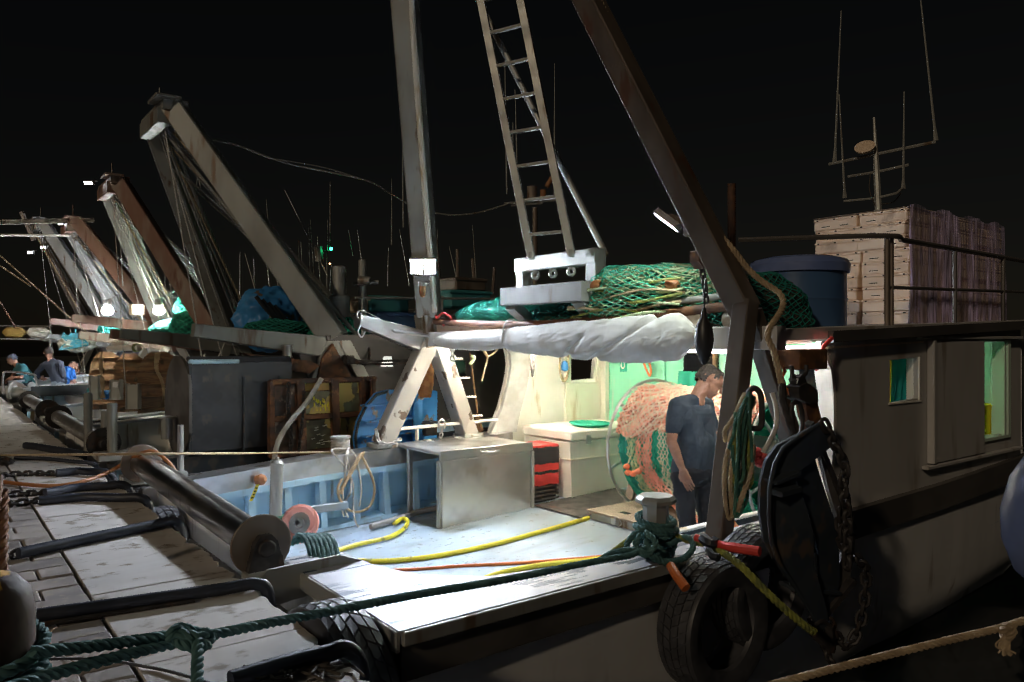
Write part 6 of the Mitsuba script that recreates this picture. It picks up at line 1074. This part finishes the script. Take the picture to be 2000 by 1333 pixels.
    for k in 'RL':
        a, b, c = J['hip' + k], J['kn' + k], J['an' + k]; Tb += [(a, .100 * s, b, .076 * s), (b, .075 * s, c + (b - c) * .06, .066 * s), (pv, .12 * s, a, .102 * s)]
    tm = skin_over(Tb, edge, 8); q = tm.vertices; tm.vertices = q + (meshkit.fbm(q * V(8, 8, 14) / s, 4, 4) - .5)[:, None] * tm.vertex_normals * .032 * s
    add('trousers', tm, cl[1], t, smooth=True)
    for k in 'RL':
        a = J['an' + k]; toe = J.get('toe' + k, a + unit(V(look[0], look[1], 0)) * .17 * s); add('shoe', skin_over([(a + V(0, 0, -.03) * s, .05 * s, toe + V(0, 0, -.045) * s, .042 * s), (a + V(0, 0, .03) * s, .052 * s, a + V(0, 0, -.04) * s, .05 * s)], .025, 4), 'black_plastic', t, smooth=True)
    if hair_:
        hb = skin_over([(H(-.30, .40, 0), .80 * h, H(.16, .44, 0), .70 * h), (H(-.38, .05, 0), .72 * h, H(-.25, .4, 0), .78 * h)], .012 if edge < .015 else .02, 3); q = hb.vertices
        rel = q - hd; keep = ((rel @ upv) > .18 * h - .85 * (rel @ f) * 0) & ~(((rel @ f) > .42 * h) & ((rel @ upv) < .74 * h)) | ((rel @ f) < -.30 * h) & ((rel @ upv) > -.35 * h)
        hb.vertices = q + ((meshkit.noise(q * 90, 1) - .3)[:, None] * hb.vertex_normals * .018 * s); fk = keep[hb.faces].all(1); hb.update_faces(fk); hb.remove_unreferenced_vertices(); add('hair', hb, cap or 'hair', t, smooth=True)
    if edge < .012:
        for c in (.30, -.30): add('eye', ball(H(.72, .12, c), .10 * h, 1), 'cork', t)
        add('lips', hull(np.array([H(.90, -.50, 0), H(.86, -.52, .17), H(.86, -.52, -.17), H(.885, -.57, .08), H(.885, -.57, -.08), H(.89, -.45, .06), H(.89, -.45, -.06)])), 'cork', t)
    return t
# the man on the lit deck
def MP(px, py, dd=0.0): return AD(px, py, 6.45 + dd)
zf = -1.80 + .06
Jm = dict(head=MP(1386, 748, .03), neck=MP(1362, 776, .0), chest=MP(1352, 815, 0), belly=MP(1360, 868, -.02), pelvis=MP(1352, 918, .0), shR=MP(1324, 793, -.14), elR=MP(1311, 862, -.17), wrR=MP(1333, 918, -.22), haR=MP(1346, 952, -.24), shL=MP(1378, 792, .14), elL=MP(1392, 855, .10), wrL=MP(1402, 900, .0), haL=MP(1410, 925, -.03),
          hipR=MP(1334, 935, -.07), knR=MP(1341, 1012, -.12), anR=V(*MP(1350, 1080, -.04)[:2], zf), hipL=MP(1372, 935, .09), knL=MP(1380, 1008, .06), anL=V(*MP(1378, 1072, .12)[:2], zf))
tow = unit(RGT * .75 - FWD * .66)
for k in 'RL': Jm['toe' + k] = Jm['an' + k] + tow * .17 + V(0, 0, -.005)
figure('man in a dark blue t-shirt looking down beside the net drum under the awning', Jm, unit(RGT * .93 - FWD * .25 + V(0, 0, -.62)), ('shirt', 'trousers'), 1.0, .0105, palm=(unit(-RGT * .5 - FWD * .8), None))
# the crew far along the quay
D = 18.0
def FP(px, py, dd=0.0): return AD(px, py, D + dd)
figure('man in a dark hooded top leaning over a rail with his back turned, far left', dict(head=FP(95, 691, .1), neck=FP(98, 703, .05), chest=FP(104, 716), belly=FP(110, 732), pelvis=FP(116, 746), shR=FP(118, 711, -.12), elR=FP(124, 735, -.1), wrR=FP(108, 742, .2), haR=FP(100, 743, .25), shL=FP(88, 713, .1), elL=FP(72, 728, .15), wrL=FP(76, 738, .3), haL=FP(82, 740, .32), hipR=FP(119, 752, -.06), knR=FP(112, 776, -.06), anR=FP(110, 800, 0), hipL=FP(110, 752, .08), knL=FP(92, 768, .3), anL=FP(96, 800, .35)), unit(-RGT * .7 + FWD * .6 - V(0, 0, .3)), ('hoodie', 'jeans'), 1.0, .03, bare_arm=False)
figure('man in a grey cap and teal shirt bending over his work at the left edge', dict(head=FP(24, 704, .3), neck=FP(31, 712, .3), chest=FP(42, 722, .3), belly=FP(50, 734, .3), pelvis=FP(58, 748, .35), shR=FP(46, 717, .12), elR=FP(42, 738, .1), wrR=FP(28, 738, .1), haR=FP(22, 740, .1), shL=FP(36, 716, .45), elL=FP(28, 730, .5), wrL=FP(22, 738, .4), haL=FP(18, 741, .38), hipR=FP(60, 752, .28), knR=FP(54, 778, .2), anR=FP(60, 803, .3), hipL=FP(58, 752, .45), knL=FP(48, 778, .45), anL=FP(52, 803, .5)), unit(-RGT * .85 - FWD * .2 - V(0, 0, .5)), ('shirt_teal', 'trousers'), .95, .03, cap='cap_grey')
figure('person in a bright blue shirt stooping behind the man in the hooded top', dict(head=FP(143, 716, .9), neck=FP(140, 722, .8), chest=FP(133, 727, .6), belly=FP(126, 740, .5), pelvis=FP(122, 755, .5), shR=FP(140, 727, .5), elR=FP(145, 745, .45), wrR=FP(150, 760, .5), haR=FP(156, 764, .55), shL=FP(130, 722, .8), elL=FP(138, 745, .9), wrL=FP(146, 758, .9), haL=FP(151, 762, .9), hipR=FP(122, 758, .45), knR=FP(122, 780, .4), anR=FP(122, 803, .45), hipL=FP(122, 758, .6), knL=FP(125, 780, .6), anL=FP(124, 803, .65)), unit(RGT * .85 - V(0, 0, .5)), ('shirt_blue', 'trousers'), .95, .03)
figure('person in a striped red and white shirt behind the blue shirted worker', dict(head=FP(149, 721, 1.6), neck=FP(150, 729, 1.6), chest=FP(154, 740, 1.6), belly=FP(156, 750, 1.6), pelvis=FP(157, 762, 1.6), shR=FP(148, 734, 1.45), elR=FP(146, 750, 1.4), wrR=FP(150, 762, 1.4), haR=FP(153, 766, 1.4), shL=FP(160, 734, 1.7), elL=FP(163, 750, 1.7), wrL=FP(162, 762, 1.5), haL=FP(161, 767, 1.45), hipR=FP(154, 765, 1.5), knR=FP(154, 785, 1.5), anR=FP(154, 806, 1.5), hipL=FP(160, 765, 1.7), knL=FP(160, 785, 1.7), anL=FP(160, 806, 1.7)), unit(-RGT * .4 - FWD * .8 - V(0, 0, .3)), ('stripes', 'trousers'), .9, .03)
